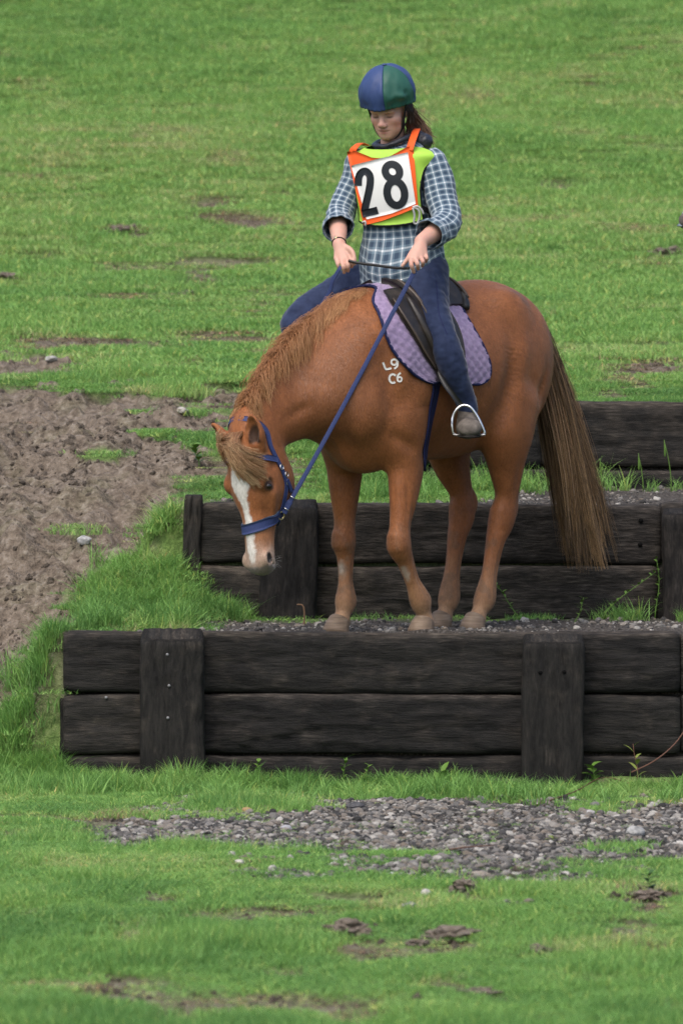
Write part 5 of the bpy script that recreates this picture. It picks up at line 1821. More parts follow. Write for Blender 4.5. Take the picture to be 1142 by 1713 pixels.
for s in (1, -1):
    h, n = near(hb, Hd(rc[0], rc[1], rc[2] * s))
    part('ring', *torus(h + n * .012, nrm(n + .5 * (cam_dir if s > 0 else n)), .0165, .0032, 24, 8), mbrass, br)
    if s > 0: ringP = h + n * .016
    else: ringQ = h + n * .016
def flat_band(P, w, t, ref, m, name, parent):
    P = resample(spline(np.asarray(P, float), 8), max(10, len(P) * 8))
    V, F, _ = loft(P, w / 2, t / 2, ref, 12, power=4)
    return part(name, V, F, m, parent)
camx = nrm(np.cross(_camH - ringP, (0, 0, 1)))
handL = UH(694, 452, -.115)
handR = UH(570, 446, .055)
rs = ringP + nrm(handL - ringP) * .012
sag = np.array([0, 0, -.010])
flat_band([rs, rs + (handL - rs) * .25 + sag, rs + (handL - rs) * .5 + sag * 1.3, rs + (handL - rs) * .78 + sag * .7, handL], .0185, .005, camx, mweb, 'rein', br)
flat_band([rs + (handL - rs) * .0, rs + (handL - rs) * .05], .026, .010, camx, mweb, 'rein_coupling', br)
for t in (.018, .066):
    c = rs + (handL - rs) * t
    part('buckle', *torus(c, nrm(handL - rs), .0125, .0025, 16, 6), mbuck, br)
flat_band([ringQ, ringQ + (-.10, -.06, .05), np.array([.93, -.235, .93]), np.array([.80, -.225, 1.10]), np.array([.62, -.205, 1.28]), UH(549, 492, .10), UH(556, 470, .08), handR], .0185, .005, (0, 1, 0), mweb, 'rein', br)
V, F = tube(spline(np.array([UH(583, 436, .045), UH(600, 440, .03), UH(630, 444, -.01), UH(660, 448, -.06), UH(684, 449, -.105)]), 6), .0060, 8)
part('rein_end', V, F, mleab, br)
# ================================================================== THE RIDER
def dirH(d):
    return np.array([np.dot(d, HF), np.dot(d, HL), np.dot(d, HZ)])
RY = R(64)
RL = dirH(np.array([math.sin(RY), -math.cos(RY), 0]))      # rider's left
RFW = dirH(np.array([-math.cos(RY), -math.sin(RY), 0]))    # rider's front
rider = thing('person', 'rider in checked shirt and number bib looking down on the chestnut horse', 'person', (.17, 0, 1.48))
# head frame
hy, hpz = R(67), R(20)
hf = np.array([-math.cos(hy) * math.cos(hpz), -math.sin(hy) * math.cos(hpz), -math.sin(hpz)])
hl = np.array([math.sin(hy), -math.cos(hy), 0])
hu = np.cross(hf, hl); hu = hu * np.sign(hu[2])
KF, KL, KU = dirH(hf), dirH(hl), dirH(hu)
K0 = UH(650, 173, .25)
def K(a, b_, c):
    return K0 + a * KF + b_ * KL + c * KU
KAX = np.stack([KF, KL, KU])
pts_all = np.array([UH(545, 440, .3), UH(760, 100, .3), UH(700, 470, -.14), UH(560, 470, .06), UH(690, 470, .45)])
lo = np.array([-.06, -.28, 1.47]); hi = np.array([.62, .44, 2.44])
bx = Field([np.arange(-.05, .66, .0033), np.arange(-.42, .46, .0033), np.arange(1.46, 2.42, .0033)])
def Rt(pts):
    return np.array([UH(*p) for p in pts])
bx.tube(Rt([(686, 462, .38), (672, 415, .345), (664, 350, .32), (659, 292, .305), (657, 268, .30)]), [.11, .10, .105, .11, .06], [.075, .07, .075, .07, .05], ref=RL, k=.03, n=3)
bx.tube([UH(657, 262, .30), K(-.022, 0, -.075)], [.054, .050], k=.03, n=1)
for sg, a in ((1, [(706, 272, .25), (744, 368, .16)]), (-1, [(614, 272, .355), (566, 362, .33)])):
    bx.tube(Rt(a), [.034, .036], k=.03, n=1)
# head
bx.ell(K(-.012, 0, .022), (.094, .075, .095), .02, KAX)
bx.ell(K(.030, 0, -.050), (.060, .060, .085), .03, KAX)
bx.ell(K(.040, 0, -.093), (.048, .050, .036), .03, KAX)
bx.ell(K(.072, 0, -.120), (.020, .024, .018), .025, KAX)
for s in (-1, 1):
    bx.ell(K(.055, s * .040, -.050), (.028, .024, .024), .02, KAX)
    bx.ell(K(.083, s * .031, -.024), (.014, .016, .010), .012, KAX, sub=True)
    bx.ell(K(.070, s * .031, -.027), (.0165, .0165, .0125), .006, KAX)
    bx.ell(K(.100, s * .0125, -.067), (.010, .0085, .008), .008, KAX)
    bx.ell(K(-.005, s * .076, -.035), (.018, .008, .030), .01, KAX)
bx.tube([K(.080, -.045, -.008), K(.090, -.025, -.004), K(.091, 0, -.008), K(.090, .025, -.004), K(.080, .045, -.008)], [.010, .011, .011, .011, .010], k=.015)
bx.tube([K(.086, 0, -.012), K(.097, 0, -.040), K(.108, 0, -.061)], [.008, .010, .012], k=.014)
bx.tube([K(.080, -.024, -.091), K(.092, -.010, -.0875), K(.093, 0, -.089), K(.092, .010, -.0875), K(.080, .024, -.091)], [.003, .0065, .006, .0065, .003], k=.006)
bx.tube([K(.080, -.021, -.098), K(.089, 0, -.1015), K(.080, .021, -.098)], [.004, .0085, .004], k=.007)
bx.tube([K(.088, -.024, -.0945), K(.099, 0, -.0945), K(.088, .024, -.0945)], [.0022] * 3, k=.003, sub=True)
# forearms and hands
RW, LW = UH(567, 409, .125), UH(704, 404, -.045)
bx.tube([UH(563, 366, .32), UH(566, 385, .23), RW], [.042, .037, .026], k=.02)
bx.tube([UH(744, 370, .15), UH(727, 388, .06), LW], [.044, .040, .029], k=.02)
def hand(w, kn, mids, tips, rad, thumb):
    for k_, m_, t_, r in zip(kn, mids, tips, rad):
        bx.tube([w, w + (UH(*k_) - w) * .55, UH(*k_)], [.017, .0145, r + .0028], k=.014, n=3)
    for k_, m_, t_, r in zip(kn, mids, tips, rad):
        bx.tube([UH(*k_), UH(*m_), UH(*t_)], [r + .0012, r, r * .82], k=.0045, n=4)
    bx.tube([UH(*p) if not isinstance(p, np.ndarray) else p for p in thumb], [.015, .0115, .0095, .0075], k=.008, n=3)
hand(RW, [(587, 430, .085), (579, 433, .075), (570.5, 434, .078), (562, 432, .092)], [(589, 439, .055), (582, 444, .045), (574, 446, .048), (565, 443, .065)],
     [(588, 446, .068), (582, 453, .062), (575.5, 456, .064), (567.5, 452, .080)], [.0090, .0092, .0088, .0078], [RW + 0, (586, 418, .085), (592, 430, .065), (593, 441, .058)])
hand(LW, [(687, 433, -.115), (695, 433.5, -.118), (704, 431, -.105), (711, 426, -.085)], [(688, 444, -.135), (698, 442, -.140), (707, 438, -.128), (713.5, 432, -.105)],
     [(692, 455, -.118), (699, 450, -.112), (706, 445, -.100), (712, 438, -.082)], [.0092, .0092, .0088, .0078], [LW + 0, (690, 420, -.085), (681, 434, -.105), (673, 444.5, -.110)])
BV, BF = bx.mesh(2)
BN = vnormals(BV, BF)
q = BV - K0
ka, kb, kc = q @ KF, q @ KL, q @ KU
isF = (ka > .0) & (kc < .03) & (kc > -.15) & (np.abs(kb) < .08)
skin = np.tile(np.array([.50, .29, .225]), (len(BV), 1)) * (.93 + .14 * fbm(BV * 40, 2, 3)[:, None])
def blob(c, r):
    return np.exp(-(((ka - c[0]) / r[0]) ** 2 + ((np.abs(kb) - c[1]) / r[1]) ** 2 + ((kc - c[2]) / r[2]) ** 2))
skin = lay(skin, (.50, .20, .165), isF * blob((.07, .042, -.062), (.05, .022, .02)) * .45)
skin = lay(skin, (.50, .19, .16), isF * blob((.11, .0, -.064), (.03, .014, .012)) * .5)
skin = lay(skin, (.36, .105, .095), isF * np.clip(blob((.092, .0, -.089), (.02, .020, .0042)) + blob((.09, .0, -.1005), (.02, .017, .0055)), 0, 1) * .85)
skin = lay(skin, (.14, .05, .045), isF * blob((.09, .0, -.0945), (.02, .022, .0016)) * .8)
skin = lay(skin, (.11, .065, .042), isF * blob((.088, .033, -.003), (.03, .019, .0042)) * .8)
skin = lay(skin, (.055, .032, .025), isF * np.exp(-(((np.abs(kb) - .031) / .0155) ** 4 + ((kc + .0355 - 4.0 * (np.abs(kb) - .031) ** 2) / .0042) ** 2)) * .95)
skin = lay(skin, (.26, .14, .115), isF * blob((.08, .031, -.020), (.03, .018, .008)) * .6)  # shade in the eye sockets, painted into the skin colour
skin = lay(skin, (.10, .05, .04), isF * blob((.100, .0085, -.0735), (.02, .004, .0022)) * .8)
hnd = BV[:, 2] < 1.72
skin = lay(skin, (.56, .28, .22), hnd * .35 * sstep(.45, .7, fbm(BV * 60, 2, 6)))
mskin, nt, b = mat("skin", rough=.5, spec=.35)
nt.links.new(attr(nt, 'Col', 'GEOMETRY', 'Color'), b.inputs['Base Color'])
b.inputs['Subsurface Weight'].default_value = .12
b.inputs['Subsurface Radius'].default_value = (1.0, .35, .2)
b.inputs['Subsurface Scale'].default_value = .008
bump(nt, b, noise(nt, 180, 3, coords(nt, 'Object')), .12, .002)
part('body', BV, BF, mskin, rider, col=skin)
# ---- shirt
mplaid, nt, b = mat("blue_check_cotton", rough=.85, spec=.15)
uvn = nt.nodes.new('ShaderNodeUVMap')
sp = nd(nt, 'ShaderNodeSeparateXYZ', {'Vector': uvn.outputs[0]})
def band(src, per, off, w):
    t = mathn(nt, 'FRACT', mathn(nt, 'ADD', mathn(nt, 'DIVIDE', src, per), off))
    d = mathn(nt, 'ABSOLUTE', mathn(nt, 'SUBTRACT', t, .5))
    return mathn(nt, 'SUBTRACT', 1.0, mathn(nt, 'MULTIPLY', mathn(nt, 'SUBTRACT', d, w), 22.0, ), True)
PER = .030
lu, lv = band(sp.outputs[0], PER, 0, .055), band(sp.outputs[1], PER, .2, .055)
du, dv = band(sp.outputs[0], PER, .5, .20), band(sp.outputs[1], PER, .7, .20)
dk = mathn(nt, 'MULTIPLY', mathn(nt, 'ADD', du, dv), .5)
colr = mixc(nt, dk, (.135, .195, .245), (.036, .060, .098))
fl = mathn(nt, 'MINIMUM', lu, 1.0, True)
fv = mathn(nt, 'MINIMUM', lv, 1.0, True)
colr = mixc(nt, mathn(nt, 'MULTIPLY', mathn(nt, 'MAXIMUM', fl, fv), .48), colr, (.50, .54, .58))
colr = mixc(nt, mathn(nt, 'MULTIPLY', mathn(nt, 'MULTIPLY', fl, fv), .8), colr, (.74, .75, .77))
nt.links.new(colr, b.inputs['Base Color'])
b.inputs['Sheen Weight'].default_value = .15
def wrinkle(V, amp, sc, seed, strch=(1, 1, 1)):
    Q = V * np.asarray(strch)
    a = np.abs(fbm(Q * sc, 3, seed) - .5) * 2
    c = fbm(Q * sc * .5, 2, seed + 9) - .5
    return amp * ((.35 - a) * .8 + c)
TRG = [(676, 466, .365, .185, .150), (674, 445, .355, .184, .138), (671, 415, .34, .178, .128), (667, 375, .325, .158, .118), (661, 320, .305, .160, .118), (659, 285, .30, .168, .108), (659, 263, .30, .170, .092), (658, 250, .298, .128, .074), (656, 242, .295, .070, .060), (655, 236, .288, .055, .054)]
tc_ = np.array([np.r_[UH(a, b_, c), ra, rb] for a, b_, c, ra, rb in TRG])
ts_ = spline(tc_, 7)
n_ring = 96
def torso_pt(i, az, off=0.0):
    """i fractional ring index, az from the front, positive to the rider's left"""
    r = np.array([np.interp(i, np.arange(len(ts_)), ts_[:, k]) for k in range(5)])
    d = RL * math.sin(az) * (r[3] + off) + RFW * math.cos(az) * (r[4] + off)
    return r[:3] + d
V, F, uv = loft(ts_[:, :3], ts_[:, 3], ts_[:, 4], RL, n_ring, cap=False)
Nn = np.repeat(ts_[:, :3], n_ring + 1, 0)
rad = nrm(V - Nn)
low = sstep(1.80, 1.60, V[:, 2])
V = V + rad * (wrinkle(V, .026, 13, 21, (1, 1, .5)) * (.45 + .9 * low))[:, None]
hemw = sstep(1.66, 1.56, V[:, 2])
frontness = np.clip(rad @ RFW, 0, 1)
V[:, 2] -= hemw * (.070 * frontness - .012)
V = V + RFW * (hemw * .055 * frontness)[:, None]
V = V.reshape(len(ts_), n_ring + 1, 3); V[:, -1] = V[:, 0]; V = V.reshape(-1, 3)
uv = np.asarray(uv)
shirt = part('shirt', V, F, mplaid, rider, uv=uv)
shirtV, shirtF = V, F
so = shirt.modifiers.new('cloth', 'SOLIDIFY'); so.thickness = .003; so.offset = -1
def sleeve(rows, seed):
    P = np.array([np.r_[UH(a, b_, c), r] for a, b_, c, r in rows])
    P = spline(P, 8)
    n = 48
    ref = nrm(np.cross(P[-1, :3] - P[0, :3], (0.2, 0.1, 1)))
    V, F, uv = loft(P[:, :3], P[:, 3], P[:, 3] * .94, ref, n, cap=False)
    C_ = np.repeat(P[:, :3], n + 1, 0)
    rad = nrm(V - C_)
    m = len(P)
    tt = np.repeat(np.linspace(0, 1, m), n + 1)
    V = V + rad * (wrinkle(V, .024, 17, seed) * (.6 + .8 * sstep(.45, .75, tt)))[:, None]
    V = V + rad * (.004 * sstep(.86, .88, tt))[:, None]        # rolled cuff
    V = V.reshape(m, n + 1, 3); V[:, -1] = V[:, 0]; V = V.reshape(-1, 3)
    o = part('sleeve', V, F, mplaid, shirt, uv=uv)
    s = o.modifiers.new('cloth', 'SOLIDIFY'); s.thickness = .004; s.offset = -1
sleeve([(714, 258, .255, .045), (723, 274, .235, .066), (732, 305, .220, .067), (739, 338, .195, .063), (745, 366, .155, .060), (738, 383, .105, .060), (724, 391, .050, .057), (716, 395, .02, .054)], 31)
sleeve([(610, 257, .345, .045), (602, 274, .36, .062), (594, 303, .358, .060), (579, 335, .350, .056), (569, 358, .325, .055), (566, 372, .28, .056), (567, 383, .225, .056)], 37)
# ---- tabard: lime front and back with black edging
mlime, nt, b = mat("lime_fabric", (.37, .63, .075), .6, .3)
morg, nt, b = mat("orange_fabric", (.80, .105, .018), .65, .25)
mwht, nt, b = mat("white_bib_cloth", (.72, .72, .71), .75, .2)
mblk, _, _ = mat("black_fabric", (.012, .012, .014), .75, .2)
mdig, _, _ = mat("black_numeral_print", (.012, .015, .020), .6, .3)
tab = part('tabard', np.zeros((0, 3)), [], mlime, rider)
def tabard_side(back):
    M, N_ = 30, 34
    G = np.zeros((M, N_, 3)); NN = np.zeros((M, N_, 3))
    i0, i1 = np.interp(0, [0, 1], [49.5, 0]), 19.5
    for i, s in enumerate(np.linspace(0, 1, M)):
        ii = 57 + (22.5 - 57) * s
        w = np.interp(s, [0, .43, .52, .64, .84, 1], [1.57, 1.53, 1.30, 1.10, 1.0, 1.02])
        for j, az in enumerate(np.linspace(-w, w, N_)):
            dip = 0
            if s > .75: dip = -2.2 * (s - .75) / .25 * math.cos(az * 1.2)
            if s < .35: dip = -(9.0 if not back else 3.0) * max(0, math.cos(az)) ** .8 * (1 - s / .35)
            p = torso_pt(ii + dip, az + (math.pi if back else 0), .016 + .020 * math.exp(-((s - .40) / .16) ** 2) * abs(math.sin(az)))
            G[i, j] = p
            NN[i, j] = nrm(p - torso_pt(ii + dip, az + (math.pi if back else 0), 0.0))
    NN = nrm(NN)
    G = G + NN * (wrinkle(G.reshape(-1, 3), .006, 12, 51).reshape(M, N_))[..., None]
    V, F = thick_grid(G, NN, .003)
    o = part('back_panel' if back else 'front_panel', V, [f[::-1] for f in F] if False else F, mlime, tab)
    for e in (0, -1):
        V, F = tube(G[:, e] + NN[:, e] * .002, .0045, 6)
        part('edging', V, F, mblk, tab)
    V, F = tube(G[-1] + NN[-1] * .002, .0045, 6)
    part('edging', V, F, mblk, tab)
    return G
GF = tabard_side(False)
GB = tabard_side(True)
for s in (0, -1):        # black side straps
    for k in (22, 27):
        b0, b1 = GF[k, s], GB[k, -1 - s]
        mid = torso_pt(23, (-1 if s == 0 else 1) * math.pi / 2, .02)
        flat_band([b0, (b0 * 2 + mid * 3) / 5 + 0, mid, (b1 * 2 + mid * 3) / 5, b1], .022, .004, (0, 0, 1), mblk, 'side_strap', tab)
# ---- number bib
allV = np.vstack([shirtV, GF.reshape(-1, 3)])
bb_ = bvh_of(GF.reshape(-1, 3), grid_faces(GF.shape[0], GF.shape[1]))
bs_ = bvh_of(shirtV, shirtF)
samp = []
for px in np.linspace(598, 692, 14):
    for py in np.linspace(262, 368, 14):
        h, n = hit_px(bb_, px, py)
        if h is None: h, n = hit_px(bs_, px, py)
        if h is not None:
            w = H2W(h[None])[0]
            samp.append((px, py, w[1]))
samp = np.array(samp)
def basis(px, py):
    x, y = (np.asarray(px) - 640) / 60.0, (np.asarray(py) - 310) / 60.0
    return np.stack([np.ones_like(x), x, y, x * x, x * y, y * y], -1)
cf, *_ = np.linalg.lstsq(basis(samp[:, 0], samp[:, 1]), samp[:, 2], rcond=None)
resid = basis(samp[:, 0], samp[:, 1]) @ cf - samp[:, 2]
bib_front = max(0.0, np.percentile(resid, 97)) + .006
def bibP(px, py, off):
    Y = float(basis(np.array(px), np.array(py)) @ cf) - bib_front - off
    Y += .006 * (fbm(np.array([px / 26.0, py / 40.0, 3.0]), 2, 4) - .5)
    return UH(px, py, Y)
BIBN = -dirH(np.array([0, 1.0, 0]))
def px_panel(top, bottom, off, thick, m, name, parent, nu=20, nv=16):
    top, bottom = resample(np.array(top, float), nu), resample(np.array(bottom, float), nu)
    G = np.zeros((nv, nu, 3))
    for i, v in enumerate(np.linspace(0, 1, nv)):
        for j in range(nu):
            p = top[j] + (bottom[j] - top[j]) * v
            G[i, j] = bibP(p[0], p[1], off)
    NN = np.broadcast_to(BIBN, G.shape)
    V, F = thick_grid(G, NN, thick)
    return part(name, V, F, m, parent)
bib = px_panel([(580, 254), (592, 252), (606, 257), (622, 264), (645, 265), (662, 256), (680, 246), (691, 243)], [(608, 377), (640, 369), (670, 358), (699, 346)], 0, .004, morg, 'number_bib', rider)
px_panel([(587, 277), (635, 265), (682, 254.5)], [(613, 367), (655, 357), (695, 341)], .0045, .0015, mwht, 'white_panel', bib)
sp_ = [bibP(684, 252, .002), bibP(689, 236, .0), UH(694, 222, .235), UH(696, 216, .30), UH(690, 222, .38)]
flat_band(sp_, .034, .005, RL, morg, 'shoulder_strap', bib)
sp_ = [bibP(588, 256, .002), UH(594, 246, .29), UH(603, 240, .34), UH(612, 243, .40)]
flat_band(sp_, .03, .005, RL, morg, 'shoulder_strap', bib)
def px_stroke(path, wpx, off, m, name, parent, closed=False):
    P = np.array(path, float)
    P = np.array([(x / 3.005 + 460, y / 3.005 + 80) for x, y in P])
    if closed:
        T = nrm(np.roll(P, -1, 0) - np.roll(P, 1, 0))
    else:
        T = tangents(P)
    S = np.stack([-T[:, 1], T[:, 0]], 1) * wpx / 2
    A, B = P + S, P - S
    if closed:
        A, B = np.vstack([A, A[:1]]), np.vstack([B, B[:1]])
    G = np.array([[bibP(*(a + (b_ - a) * t), off) for t in (0, .33, .67, 1)] for a, b_ in zip(A, B)])
    V, F = thick_grid(G, np.broadcast_to(BIBN, G.shape), .0012)
    if closed:
        V, F = (G + BIBN * .0012).reshape(-1, 3), grid_faces(*G.shape[:2])
    return part(name, V, F, m, parent)
two = spline(np.array([(417, 694), (418, 662), (425, 638), (442, 622), (461, 624), (476, 646), (477, 682), (470, 724), (460, 768), (452, 804), (450, 824)], float), 5)
px_stroke(two, 12.4, .0065, mdig, 'numeral', bib)
px_stroke([(437, 835), (462, 829), (490, 823), (515, 816)], 12.4, .0070, mdig, 'numeral_base', bib)
e8 = [(589 + 36 * math.cos(t) + 4 * math.sin(t), 622 + 37 * math.sin(t)) for t in np.linspace(0, 2 * np.pi, 28, endpoint=False)]
px_stroke(e8, 12.4, .0065, mdig, 'numeral', bib, True)
e8 = [(606 + 44 * math.cos(t) + 5 * math.sin(t), 731 + 61 * math.sin(t)) for t in np.linspace(0, 2 * np.pi, 32, endpoint=False)]
px_stroke(e8, 12.6, .0070, mdig, 'numeral', bib, True)
mtape, _, _ = mat("grey_white_tape", (.50, .49, .47), .8, .2)
for loop in ([(690, 346), (700, 352), (701, 364), (697, 374), (692, 372), (693, 360), (690, 348)], [(690, 347), (697, 345), (704, 350), (708, 358)]):
    V, F = tube(spline(np.array([bibP(x, y, .012) for x, y in loop]), 5), .0045, 8)
    part('tie_tape', V, F, mtape, bib)
V, F = tube(spline(np.array([bibP(606, 372, .006), bibP(611, 371, .008), bibP(611, 378, .008)]), 4), .005, 6)
part('tie_tape', V, F, mtape, bib)
# ---- collar of the dark jacket under the tabard
cc_ = UH(658, 240, .298)
th = np.linspace(0, 2 * np.pi, 40, endpoint=False)
ringp = np.array([cc_ + RL * math.sin(t) * .082 + RFW * math.cos(t) * .075 + np.array([0, 0, .030 * max(0, math.sin(t)) - .016 * max(0, math.cos(t)) + .028 * max(0, -math.cos(t))]) for t in th])
mcol, nt, b = mat("dark_shiny_collar", (.020, .021, .030), .38, .5)
bump(nt, b, noise(nt, 50, 4, coords(nt, 'Object')), .8, .01)
V, F = closed_tube(ringp, .011, 10)
V = V + vnormals(V, np.array(F)) * (wrinkle(V, .005, 30, 5))[:, None]
part('collar', V, F, mcol, rider)
cf2 = Field([np.arange(-.1, .6, .005), np.arange(-.3, .5, .005), np.arange(1.9, 2.4, .005)])
cf2.ell(UH(707, 237, .29), (.038, .042, .034), .02)
cf2.ell(UH(696, 233, .32), (.040, .045, .036), .02)
V, F = cf2.mesh(1)
V = V + vnormals(V, F) * (wrinkle(V, .012, 26, 8))[:, None]
part('hood', V, F, mcol, rider)
# ---- breeches
mbre, nt, b = mat("navy_breeches", rough=.8, spec=.2)
bn = noise(nt, 30, 4, coords(nt, 'Object', (1, 1, .5)))
nt.links.new(ramp(nt, bn, [(.3, (.012, .019, .050)), (.7, (.023, .035, .082))]), b.inputs['Base Color'])
b.inputs['Sheen Weight'].default_value = .25
b.inputs['Sheen Roughness'].default_value = .4
tx = Field([np.arange(-.10, .80, .006), np.arange(-.56, .56, .006), np.arange(.82, 1.76, .006)])
Lleg = np.array([UH(710, 455, .31), UH(713, 488, .22), UH(724, 528, .115), UH(738, 560, .05), UH(751, 598, .045), UH(764, 637, .08), UH(775, 663, .11), UH(783, 683, .125)])
lr_ = [.100, .094, .073, .060, .063, .055, .044, .041]
tx.tube(Lleg, lr_, ref=RL, k=.03, n=4)
kneeR = UH(497, 545, .30)
Rleg = np.array([UH(655, 462, .42), UH(612, 474, .42), UH(560, 497, .37), kneeR, Lleg[4] * (1, -1, 1) + (.10, .0, .0), Lleg[5] * (1, -1, 1) + (.06, 0, 0), Lleg[6] * (1, -1, 1) + (.03, 0, 0), Lleg[7] * (1, -1, 1)])
Rleg[3, 1] = min(Rleg[3, 1], -.33)
tx.tube(Rleg, [.095, .092, .082, .070, .062, .060, .050, .043], ref=RL, k=.03, n=4)
tx.tube(Rt([(690, 470, .40), (680, 440, .365)]), [.135, .135], [.115, .105], ref=RL, k=.05, n=1)
V, F = tx.mesh(2)
N2_ = vnormals(V, F)
V = V + N2_ * (wrinkle(V, .008, 16, 61, (1, 1, 1)) + .006 * (fbm(V * np.array([30, 30, 55]), 2, 66) - .5))[:, None]
part('breeches', V, F, mbre, rider)
# seam down the near leg, cuff band
tb = bvh_of(V, F)
sl_ = [hit_px(tb, *p)[0] for p in ((729, 470), (731, 500), (735, 530), (747, 560))]
sl_ = [p for p in sl_ if p is not None]
if len(sl_) > 2:
    part('seam', *strap(tb, sl_, .003, .0015, .0005, n=24), mwebd, rider)
# ---- boots
msue, nt, b = mat("grey_brown_suede", rough=.9, spec=.15)
sn = noise(nt, 30, 4, coords(nt, 'Object'))
nt.links.new(ramp(nt, sn, [(.3, (.065, .055, .048)), (.55, (.125, .108, .094)), (.75, (.19, .165, .145))]), b.inputs['Base Color'])
msole, _, _ = mat("boot_sole", (.018, .016, .014), .8, .2)
toe, heel, ank = UH(785, 716, -.015), UH(780, 716, .16), UH(782, 684, .13)
for s in (1, -1):
    mi = np.array([1, s, 1])
    bf = Field([np.arange(.0, .48, .004), np.sort(np.arange(.20, .58, .004) * s), np.arange(.78, 1.02, .004)])
    fd = nrm(toe - heel)
    ref = nrm(np.cross(fd, (0, 0, 1))) * mi
    bf.tube(np.array([heel + (0, 0, .006), heel * .6 + toe * .4 + (0, 0, .006), heel * .25 + toe * .75, toe, toe + fd * .02 - (0, 0, .010)]) * mi, [.035, .036, .050, .052, .040], [.036, .040, .042, .038, .024], ref=ref, k=.01)
    bf.tube(np.array([ank + (0, 0, .03), ank - (0, 0, .01), heel * .75 + toe * .25]) * mi, [.040, .042, .045], k=.03)
    V, F = bf.mesh(2)
    bo = part('boot', V, F, msue, rider)
    P = np.array([heel - fd * .03, heel, heel * .6 + toe * .4, heel * .3 + toe * .7, toe, toe + fd * .035]) * mi + np.array([0, 0, -.036])
    V, F, _ = loft(P, [.012, .034, .034, .046, .050, .022], .007, ref, 20)
    part('sole', V, F, msole, bo)
# ---- helmet with two-colour silk
mhb, nt, b = mat("blue_silk", (.030, .054, .150), .5, .3)
mhg, nt, b = mat("green_silk", (.020, .085, .062), .5, .3)
mhk, _, _ = mat("black_helmet_lining", (.010, .010, .011), .7, .2)
HC = (-.008, 0, .049)
hr = (.128, .117, .118)
def helm(az, el, s=1.0, wr=True):
    p = np.array([HC[0] + hr[0] * s * math.cos(el) * math.cos(az), HC[1] + hr[1] * s * math.cos(el) * math.sin(az), HC[2] + hr[2] * s * math.sin(el)])
    return p
M, N_ = 26, 120
azs = np.linspace(0, 2 * np.pi, N_, endpoint=False)
els = np.r_[np.linspace(R(-24), R(86), M)]
G = np.zeros((M, N_, 3))
for i, el in enumerate(els):
    for j, az in enumerate(azs):
        p = helm(az, max(el, -.24))
        if el < -.24: p[2] -= (-.24 - el) * .09
        w = wrinkle(p[None] * 1.0, .018, 20, 71, (1, 1, .5))[0] * (1.25 - .85 * sstep(-.1, .8, el)) - .003 * math.exp(-((az - R(14)) / .03) ** 2) - .003 * math.exp(-((az - R(86)) / .03) ** 2)
        frill = .0035 * math.sin(az * 34) * sstep(-.25, -.5, el)
        d = nrm(p - np.array(HC))
        p = p + d * (w + frill)
        # gather of loose silk over the near temple
        p = p + d * (.016 * math.exp(-((az - R(52)) / .16) ** 2 - ((el - .02 + .25 * (az - R(52))) / .10) ** 2) - .006 * math.exp(-((az - R(62)) / .12) ** 2 - ((el - .12) / .09) ** 2))
        G[i, j] = K(*p)
hel = part('helmet', np.zeros((0, 3)), [], mhk, rider)
gore = {'b': [], 'g': []}
for i in range(M - 1):
    for j in range(N_):
        a = math.degrees(azs[j])
        g = (14 <= a < 86) or (194 <= a < 266)
        gore['g' if g else 'b'].append([i * N_ + j, i * N_ + (j + 1) % N_, (i + 1) * N_ + (j + 1) % N_, (i + 1) * N_ + j])
GVf = G.reshape(-1, 3)
cap = [(M - 1) * N_ + j for j in range(N_)]
gore['b'].append(cap)
for key, mm, nm in (('b', mhb, 'blue_silk_cover'), ('g', mhg, 'green_silk_cover')):
    fs = gore[key]
    used = sorted({v for f in fs for v in f})
    mp_ = {v: i for i, v in enumerate(used)}
    o = part(nm, GVf[used], [[mp_[v] for v in f] for f in fs], mm, hel)
    s = o.modifiers.new('silk', 'SOLIDIFY'); s.thickness = .003; s.offset = -1
Vn, Fn = icosphere(2)
part('cover_button', K(HC[0], 0, HC[2] + hr[2] + .002) + (Vn * np.array([.010, .010, .004])) @ KAX, Fn, mhb, hel)
# dark shell under the silk and its short peak
rr = []
for el, s in ((-.48, .90), (-.40, .955), (-.30, .975), (-.2, .97), (.3, .95)):
    rr.append([K(*(np.array(helm(az, el, s)) * np.array([1.0 + (.05 * max(0, math.cos(az)) ** 6 if el < -.3 else 0), 1, 1]))) for az in azs[::3]])
rr = np.array(rr)
m_, n_2 = rr.shape[:2]
Fs = [[i * n_2 + j, i * n_2 + (j + 1) % n_2, (i + 1) * n_2 + (j + 1) % n_2, (i + 1) * n_2 + j] for i in range(m_ - 1) for j in range(n_2)]
o = part('shell', rr.reshape(-1, 3), Fs, mhk, hel)
s = o.modifiers.new('shell', 'SOLIDIFY'); s.thickness = .012; s.offset = -1
for sg in (1, -1):
    P = [K(.025, sg * .086, -.005), K(.030, sg * .074, -.055), K(.035, sg * .062, -.100), K(.045, sg * .036, -.134), K(.052, 0, -.143)]
    flat_band(P, .016, .005, KF, mblk, 'chin_strap', hel)
    P = [K(-.055, sg * .082, -.01), K(-.015, sg * .080, -.065), K(.033, sg * .063, -.100)]
    flat_band(P, .016, .005, KF, mblk, 'chin_strap', hel)
